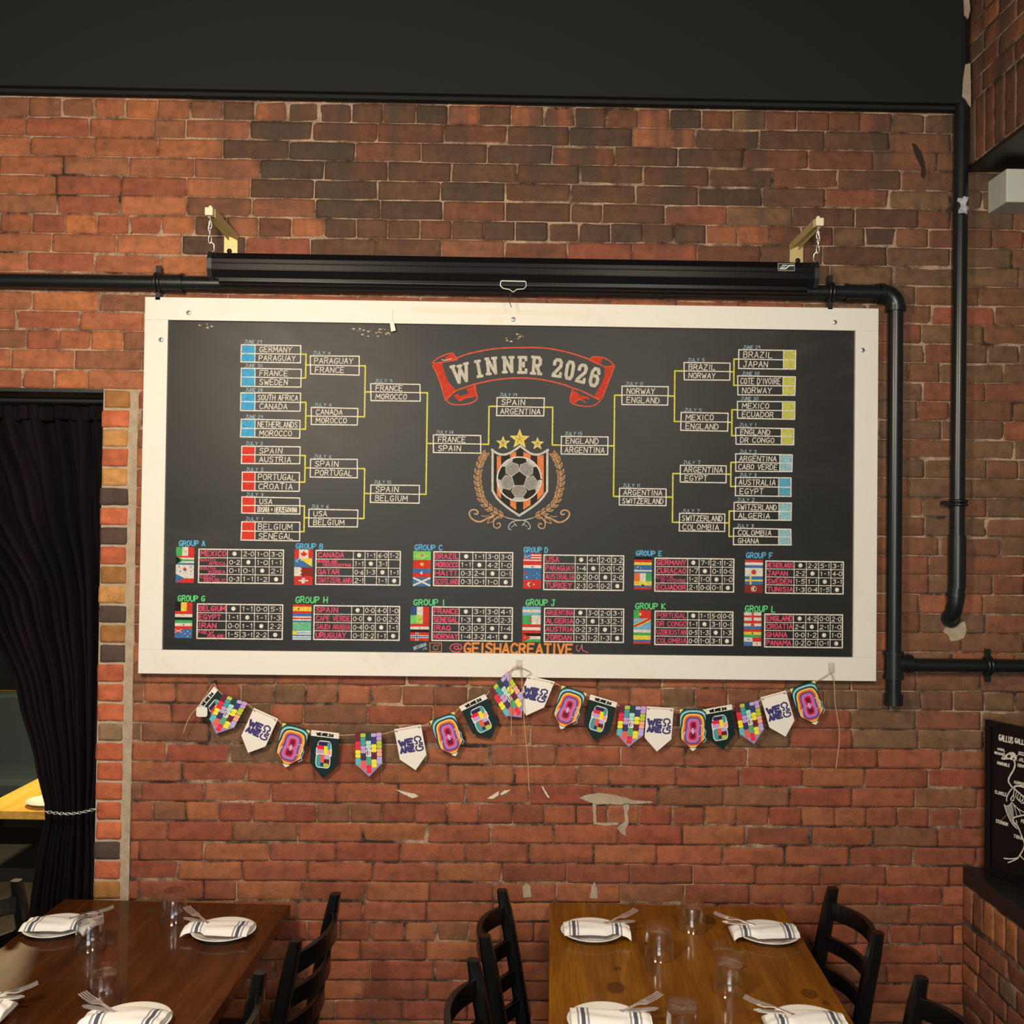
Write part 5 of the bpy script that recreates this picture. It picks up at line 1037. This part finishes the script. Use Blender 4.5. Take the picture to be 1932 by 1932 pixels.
# old dark smear on the bricks high at the right
mb = MB(); pl = Plane((0, YW-0.0055, 0), (1, 0, 0), (0, 0, 1)); mb.poly(pl, [pl.px(*p) for p in ((1720, 270), (1728, 272), (1738, 286), (1744, 304), (1747, 326), (1744, 338), (1737, 332), (1739, 318), (1733, 306), (1726, 290))], lin((44, 30, 22)), 0.0003)
o = mb.build('wall_back_scar', m_print, wb); o['kind'] = 'structure'

# ------------------------------------------------------------------ doorway curtain, its rod and tie-back chain
mb = MB(); NU, NVv = 150, 44; V = []
def lerp_tab(t, tab):
    for (a, b), (c, d) in zip(tab[:-1], tab[1:]):
        if a >= t >= c: 
            s = (a-t)/(a-c); s = s*s*(3-2*s)*0.5+s*0.5; return b+(d-b)*s
    return tab[-1][1] if t < tab[-1][0] else tab[0][1]
LEFT = [(2.36, -2.43), (2.05, -2.15), (1.72, -1.81), (1.4, -1.66), (1.16, -1.592), (1.0, -1.553), (0.85, -1.585), (0.714, -1.605), (0.3, -1.66), (0.02, -1.70)]
RIGHT = [(2.36, -1.372), (1.6, -1.376), (1.15, -1.385), (1.0, -1.395), (0.85, -1.385), (0.02, -1.376)]
for j in range(NVv+1):
    z = 2.36-(2.34)*j/NVv
    xl, xr = lerp_tab(z, LEFT), lerp_tab(z, RIGHT); wd = xr-xl
    amp = 0.018+0.016*min(1, (1.06/wd-1)*0.5); 
    for i in range(NU+1):
        s = i/NU
        x = xl+(xr-xl)*s+0.004*math.sin(s*37+z*2); ph = s*2*PI*13
        y = YW+0.085+amp*math.sin(ph+0.6*math.sin(z*1.3+s*5))+0.010*math.sin(ph*0.37+z)+ (0.012*math.sin(ph*2.0) if z > 2.2 else 0)
        V.append((x, y, z))
mb.add(V, [(j*(NU+1)+i, j*(NU+1)+i+1, (j+1)*(NU+1)+i+1, (j+1)*(NU+1)+i) for j in range(NVv) for i in range(NU)], (1, 1, 1), 0, True)
cu = thing('curtain', 'black curtain tied back with a chain in the doorway', 'curtain', (-1.6, YW+0.085, 0.02))
o = world_child(mb.build('drape', m_curtain), cu); so = o.modifiers.new('solid', 'SOLIDIFY'); so.thickness = 0.004
mb = MB()
for k in range(36):
    s = (k+0.5)/36; mb.box((-2.42+1.04*s, YW+0.085+0.01*math.sin(k*2.1), 2.350+0.004*math.sin(k*1.7)), (0.034, 0.05, 0.05))
world_child(mb.build('heading_tape', m_curtain, bevel=0.008), cu)
mb = MB(); mb.tube([(DX0+0.001, YW+0.085, 2.395), (DX1-0.001, YW+0.085, 2.395)], 0.011, 14); tag(mb.build('curtain_rod', m_iron), 'black rod carrying the curtain across the top of the doorway', 'rod')
mb = MB(); Lk = 17
P0, P1 = wp(88, 1529, 0.035), wp(184, 1524, 0.03)
for k in range(Lk):
    s = (k+0.5)/Lk; cc = P0.lerp(P1, s)+Vector((0, -0.012, -0.012*math.sin(PI*s))); ax = (P1-P0).normalized(); n2 = Vector((0, 0, 1)) if k % 2 else Vector((0, -1, 0))
    mb.tube([cc+ax*0.0082*math.cos(t)+n2*0.0042*math.sin(t) for t in [2*PI*i/12 for i in range(13)]], 0.0013, 6, caps=False)
tag(mb.build('tieback_chain', m_steel), 'thin steel chain looped round the black curtain', 'chain')

# ------------------------------------------------------------------ furniture
def table(name, label, corner, th, w, l, wood_m, top=0.75):
    rz = -th
    t = thing(name, label, 'table', (corner[0], corner[1], 0), rz)
    mb = MB(); mb.box((w/2, -l/2, top-0.018), (w, l, 0.036)); mb.build('tabletop', wood_m, t, bevel=0.004)
    mb = MB()
    for (x, y, dx, dy) in ((w/2, -0.10, w-0.16, 0.02), (w/2, -l+0.10, w-0.16, 0.02), (0.09, -l/2, 0.02, l-0.2), (w-0.09, -l/2, 0.02, l-0.2)): mb.box((x, y, top-0.066), (dx, dy, 0.06))
    mb.build('apron', m_chair, t)
    for y in (-0.32, -l+0.32):
        mb = MB(); mb.tube([(w/2, y, 0.03), (w/2, y, top-0.036)], 0.038, 20); mb.build('column', m_iron, t)
        mb = MB(); mb.box((w/2, y, 0.018), (0.56, 0.07, 0.036)); mb.box((w/2, y, 0.0181), (0.07, 0.5, 0.0358)); mb.build('foot', m_iron, t, bevel=0.006)
    return t
TL_, TR_ = math.radians(3.0), math.radians(3.2)
tabL = table('dining_table', 'dark reddish-brown wooden dining table at left, one end against the brick wall', (-1.443, -0.004), TL_, 0.745, 1.26, m_wood_l)
tabR = table('dining_table', 'amber-stained knotty pine dining table at right, one end against the brick wall', (0.143, -0.002), TR_, 0.765, 1.26, m_wood_r)

def chair_parts():
    r = thing('dining_chair', 'x', 'chair', (0, 0, 0), 0, 'black ladder-back chairs')
    HW = 0.175; H = 0.885; SH = 0.455
    lean = lambda z: -0.075*max(0, (z-SH)/(H-SH))**1.15-0.02*max(0, (SH-z)/SH)
    for s in (-1, 1):
        mb = MB(); N = 14; prev = None
        zz = [H*k/N for k in range(N+1)]
        V = []; 
        for k, z in enumerate(zz):
            hx = 0.021 if z < 0.5 else 0.021-0.003*(z-0.5)/0.4; hy = 0.019
            cx, cy = lean(z), s*HW
            if k == N: hx *= 0.8; hy *= 0.8
            c8 = [(-hx, -hy*0.6), (-hx*0.6, -hy), (hx*0.6, -hy), (hx, -hy*0.6), (hx, hy*0.6), (hx*0.6, hy), (-hx*0.6, hy), (-hx, hy*0.6)]
            V += [(cx+a, cy+b, z-(0.004 if k == N-1 and False else 0)) for a, b in c8]
        mb.add(V, [(k*8+i, k*8+(i+1) % 8, (k+1)*8+(i+1) % 8, (k+1)*8+i) for k in range(N) for i in range(8)]); mb.add(V[-8:], [tuple(range(8))]); mb.add(V[:8], [tuple(range(8))[::-1]])
        mb.build('back_post', m_chair, r)
    for zc, hh in ((0.815, 0.052), (0.722, 0.046), (0.632, 0.046), (0.545, 0.046)):
        mb = MB(); N = 14; V = []
        for k in range(N+1):
            y = -HW+2*HW*k/N; q = 1-(2*k/N-1)**2; bow = -0.052*q; arch = 0.012*q if hh > 0.05 else 0.004*q
            for dx, dz in ((-0.008, -hh/2), (0.008, -hh/2), (0.008, hh/2), (-0.008, hh/2)): V.append((lean(zc)+bow+dx, y, zc+dz+arch))
        mb.add(V, [(k*4+i, (k+1)*4+i, (k+1)*4+(i+1) % 4, k*4+(i+1) % 4) for k in range(N) for i in range(4)]); mb.build('slat', m_chair, r, bevel=0.002)
    mb = MB(); P = rrect(0.0, -0.205, 0.43, 0.205, 0.05, 5)
    mb.prism(P, SH-0.006, SH+0.018, lambda u, v, d: (u, v, d)); mb.prism([((u-0.215)*0.92+0.215, v*0.92) for u, v in P], SH+0.018, SH+0.030, lambda u, v, d: (u, v, d)); mb.build('seat', m_vinyl, r, bevel=0.006)
    mb = MB()
    for (x, y, dx, dy) in ((0.21, 0.165, 0.36, 0.018), (0.21, -0.165, 0.36, 0.018), (0.38, 0, 0.018, 0.31), (0.018, 0, 0.018, 0.31)): mb.box((x, y, SH-0.035), (dx, dy, 0.056))
    mb.build('seat_rail', m_chair, r)
    for s in (-1, 1):
        mb = MB(); mb.tube([(0.395, s*0.165, 0), (0.385, s*0.165, SH-0.008)], [0.014, 0.02], 10); mb.build('leg', m_chair, r)
        for z in (0.14, 0.24):
            mb = MB(); mb.tube([(-0.012, s*0.170, z), (0.39, s*0.165, z)], 0.010, 8); mb.build('stretcher', m_chair, r)
    mb = MB(); mb.tube([(0.391, -0.165, 0.19), (0.391, 0.165, 0.19)], 0.010, 8); mb.build('stretcher', m_chair, r)
    return r
ch0 = chair_parts(); LEANTOP = 0.075
def put_chair(far, near, seat_dir, label, first=[True]):
    o = ch0 if first[0] else copy_tree(ch0); first[0] = False
    f, n_ = Vector((far[0], far[1], 0)), Vector((near[0], near[1], 0)); ax = (f-n_).normalized()
    d = Vector((ax.y, -ax.x, 0)) if seat_dir > 0 else Vector((-ax.y, ax.x, 0))
    c = (f+n_)/2 + d*LEANTOP
    o.location = (c.x, c.y, 0.0); o.rotation_euler = (0, 0, math.atan2(d.y, d.x)); o['label'] = label
    return o
put_chair((-0.512, -0.318), (-0.562, -0.668), -1, 'black ladder-back chair at the right side of the reddish-brown table, nearer the wall')
put_chair((-0.611, -0.862), (-0.648, -1.21), -1, 'ladder-back chair right of the reddish-brown table, only its post top in view')
put_chair((-0.017, -0.278), (-0.066, -0.626), 1, 'black ladder-back chair at the left side of the pine table, nearer the wall')
put_chair((-0.093, -0.78), (-0.125, -1.13), 1, 'black ladder-back chair at the left side of the pine table, farther from the wall')
put_chair((1.002, -0.236), (1.01, -0.588), -1, 'black ladder-back chair at the right side of the pine table, nearer the wall')
put_chair((1.012, -0.868), (1.015, -1.22), -1, 'black ladder-back chair beside the low brick wall, cut off by the frame')
put_chair((-1.500, -0.225), (-1.535, -0.575), 1, 'black ladder-back chair at the left side of the reddish-brown table by the curtain')

# ---- place settings
STRIPE = lin((150, 150, 158)); STR2 = lin((78, 82, 96)); CLOTH = lin((240, 238, 238))
def plate(x, y, z, label):
    mb = MB(); mb.lathe([(0, 0.004), (0.052, 0.004), (0.060, 0.0065), (0.070, 0.011), (0.091, 0.0185), (0.0945, 0.0190), (0.0955, 0.0175), (0.092, 0.0155), (0.070, 0.0075), (0.056, 0.002), (0.054, 0.0), (0.048, 0.0), (0.047, 0.0015), (0, 0.0015)][::-1], 56)
    o = mb.build('side_plate', m_china); o.location = (x, y, z); return tag(o, label, 'plate', 'plates on the tables')
def napkin(x, y, z, m, rz, seed, label):
    q = random.Random(seed); mb = MB(); NX, NY = 40, 10; V = []; col = []
    X0, X1 = -0.086, 0.112
    ph = q.uniform(0, 6)
    for side in (0, 1):
        for i in range(NX+1):
            for j in range(NY+1):
                u = X0+(X1-X0)*i/NX; t = j/NY*2-1
                wdt = 0.051 if u < 0.04 else 0.051-0.022*min(1, (u-0.04)/0.02) + (0.022*max(0, (u-0.075)/0.037))
                yy = t*wdt+0.006*math.sin(u*22+ph)+0.010*max(0, u)/0.1*-1
                base = 0.0205 if u < 0.099 else 0.0205-0.007*((u-0.099)/0.013)
                th = 0.016*(1-abs(t)**4)*(1 if u > X0+0.012 else 0.75)+0.0025*math.sin(t*7+u*30+ph)*(1-abs(t))
                V.append((u*m, yy, base+(th if side else 0)))
    N = (NX+1)*(NY+1); W = NY+1
    for i in range(NX):
        u = X0+(X1-X0)*(i+0.5)/NX
        c = CLOTH
        for a, b, cc in ((-0.070, -0.066, STRIPE), (-0.060, -0.051, STR2), (-0.045, -0.040, STRIPE), (0.056, 0.061, STRIPE), (0.066, 0.075, STR2), (0.082, 0.087, STRIPE)):
            if a <= u <= b: c = cc
        f1 = []; f0 = []
        for j in range(NY):
            a = i*W+j; fq = (a, a+W, a+W+1, a+1)
            if m < 0: fq = fq[::-1]
            f1.append(tuple(N+k for k in fq)); f0.append(fq[::-1])
        mb.add([], [], c)
        for f in f0+f1: mb.f.append(f); mb.c.append(c); mb.m.append(0); mb.s.append(True)
        for j in (0, NY):
            a = i*W+j; mb.f.append((a, a+W, N+a+W, N+a) if (j == 0) == (m > 0) else (N+a, N+a+W, a+W, a)); mb.c.append(c); mb.m.append(0); mb.s.append(True)
    for i in (0, NX):
        for j in range(NY):
            a = i*W+j; mb.f.append((a, N+a, N+a+1, a+1)); mb.c.append(CLOTH); mb.m.append(0); mb.s.append(False)
    mb.v = V
    o = mb.build('napkin', m_cloth); o.location = (x, y, z); o.rotation_euler = (0, 0, rz)
    return tag(o, label, 'napkin', 'striped napkins on the plates')
def cutlery(kind, x, y, z, ang, tiltz, label):
    mb = MB()
    def strip(prof, th=0.0018):
        V = []; n = len(prof)
        for sgn in (-1, 1):
            for s_, w_, z_ in prof: V += [(s_, -w_, z_+sgn*th/2), (s_, w_, z_+sgn*th/2)]
        Fs = []
        for k in range(n-1):
            a = 2*k; Fs += [(2*n+a, 2*n+a+2, 2*n+a+3, 2*n+a+1), (a, a+1, a+3, a+2), (a, a+2, 2*n+a+2, 2*n+a), (a+1, 2*n+a+1, 2*n+a+3, a+3)]
        e = 2*(n-1); Fs += [(0, 2*n, 2*n+1, 1), (e, e+1, 2*n+e+1, 2*n+e)]
        mb.add(V, Fs)
    if kind == 'fork':
        strip([(-0.035, 0.0045, 0.001), (-0.02, 0.004, 0.002), (-0.01, 0.004, 0.003), (0.012, 0.0035, 0.005), (0.024, 0.007, 0.004), (0.034, 0.0115, 0.002), (0.046, 0.0122, 0.0015)])
        for k in range(4):
            w0 = -0.0105+0.007*k
            V = []
            for s_, z_ in ((0.045, 0.0015), (0.070, 0.003), (0.090, 0.007)):
                for dy in (-0.0016, 0.0016):
                    for dz in (-0.0008, 0.0008): V.append((s_, w0+dy, z_+dz))
            mb.add(V, [(0, 4, 5, 1), (4, 8, 9, 5), (2, 3, 7, 6), (6, 7, 11, 10), (1, 5, 7, 3), (5, 9, 11, 7), (0, 2, 6, 4), (4, 6, 10, 8), (8, 10, 11, 9)])
    else:
        strip([(-0.03, 0.005, 0), (-0.015, 0.005, 0), (0.0, 0.0075, 0), (0.035, 0.0095, 0), (0.058, 0.008, 0), (0.068, 0.002, 0)], 0.0024)
    o = mb.build(kind, m_steel); o.location = (x, y, z); o.rotation_euler = (0, tiltz, ang)
    return tag(o, label, kind, kind+'s on the napkins' if kind == 'fork' else 'knives on the napkins')
def tumbler(px, py, label):
    p = zp(px, py, 0.75)
    mb = MB(); mb.lathe([(0.0, 0.098), (0.026, 0.0985), (0.0325, 0.096), (0.0345, 0.090), (0.0355, 0.078), (0.0365, 0.072), (0.0405, 0.040), (0.0450, 0.0012), (0.0442, 0.0003), (0.0430, 0.0010), (0.0388, 0.040), (0.0345, 0.070), (0.0325, 0.077), (0.028, 0.0805), (0.0, 0.082)][::-1], 48)
    
    for i_, f_ in enumerate(mb.f):
        if sum(mb.v[k][2] for k in f_)/len(f_) > 0.0735: mb.m[i_] = 1
    o = mb.build('glass_tumbler', [m_glass, m_solidglass]); o.location = (p.x, p.y, 0.7505); return tag(o, label, 'glass', 'upturned tumblers')
ZT = 0.7505
def setting(px, py, m, rz, fang, who, seed, kang):
    p = zp(px, py, 0.765) if False else zp(px, py, 0.75)
    plate(p.x, p.y, ZT, 'white side plate '+who)
    nx = p.x
    napkin(nx, p.y-0.004, ZT-0.0008, m, rz, seed, 'striped napkin on the plate '+who)
    cutlery('fork', p.x+m*0.070, p.y+0.016, ZT+0.039, fang, -0.10, 'fork tucked in the napkin '+who)
    cutlery('knife', p.x+m*0.066, p.y+0.008, ZT+0.0365, kang, -0.02, 'knife tucked in the napkin '+who)
WL, WR = 'of the reddish-brown table', 'of the pine table'
setting(106, 1757, 1, -0.05, 0.45, 'at the far left '+WL, 1, 0.1)
setting(422, 1764, -1, -0.06, PI-0.75, 'at the far right '+WL, 2, PI-0.35)
setting(248, 1938, -1, -0.10, PI-0.55, 'at the near right '+WL, 3, PI-0.3)
setting(1117, 1765, 1, -0.03, 0.62, 'at the far left '+WR, 4, 0.12)
setting(1448, 1769, -1, -0.05, PI-0.42, 'at the far right '+WR, 5, PI-0.22)
setting(1142, 1937, 1, -0.02, 0.55, 'at the near left '+WR, 6, 0.1)
setting(1527, 1943, -1, -0.05, PI-0.5, 'at the near right '+WR, 7, PI-0.2)
setting(-62, 1915, 1, 0.0, 0.5, 'at the near left '+WL+', cut off', 8, 0.15)
tumbler(328, 1738, 'upturned clear glass tumbler nearest the wall on the reddish-brown table'); tumbler(170, 1788, 'upturned clear glass tumbler beside the far left plate of the reddish-brown table'); tumbler(194, 1893, 'upturned clear glass tumbler at the front of the reddish-brown table')
tumbler(1305, 1754, 'upturned clear glass tumbler nearest the wall on the pine table'); tumbler(1243, 1806, 'upturned clear glass tumbler beside the far left plate of the pine table'); tumbler(1376, 1872, 'upturned clear glass tumbler between the two right plates of the pine table'); tumbler(1287, 1964, 'upturned clear glass tumbler at the front edge of the photo on the pine table')

# ------------------------------------------------------------------ the room beyond the doorway
bt = table('wooden_table', 'honey-coloured table in the room beyond the curtain', (-2.23, 1.80), 0.03, 0.80, 0.78, m_wood_y)
p = plate(-1.985, 1.13, 0.7505, 'white plate on the honey-coloured table beyond the curtain')
bt2 = table('wooden_table', 'farther honey-coloured table deep in the next room', (-4.3, 4.2), 0.0, 1.05, 0.55, m_wood_y)
bn = thing('bench', 'dark upholstered bench pushed under the nearer honey-coloured table', 'bench', (-2.15, 1.32, 0))
mb = MB(); mb.prism(rrect(-2.6, 1.16, -1.75, 1.50, 0.12, 6), 0.40, 0.46, lambda u, v, d: (u, v, d)); world_child(mb.build('seat', m_vinyl, bevel=0.02), bn)
mb = MB()
for x in (-2.50, -1.85):
    for y in (1.23, 1.43): mb = MB(); mb.tube([(x, y, 0), (x, y, 0.40)], 0.015, 10); world_child(mb.build('leg', m_iron), bn)
bk_ = thing('lounge_seat', 'blue-grey seat standing in the dark next room', 'seat', (-2.9, 3.0, 0))
mb = MB(); mb.box((-2.95, 3.2, 0.62), (1.2, 0.10, 0.56)); world_child(mb.build('backrest', m_grey, bevel=0.03), bk_)
mb = MB(); mb.box((-2.95, 2.95, 0.40), (1.2, 0.5, 0.12)); world_child(mb.build('seat', m_grey, bevel=0.03), bk_)
for x in (-3.5, -2.4):
    mb = MB(); mb.tube([(x, 2.75, 0), (x, 2.80, 0.36)], 0.02, 10); world_child(mb.build('leg', m_iron), bk_)
    mb = MB(); mb.tube([(x, 3.22, 0), (x, 3.2, 0.36)], 0.02, 10); world_child(mb.build('leg', m_iron), bk_)
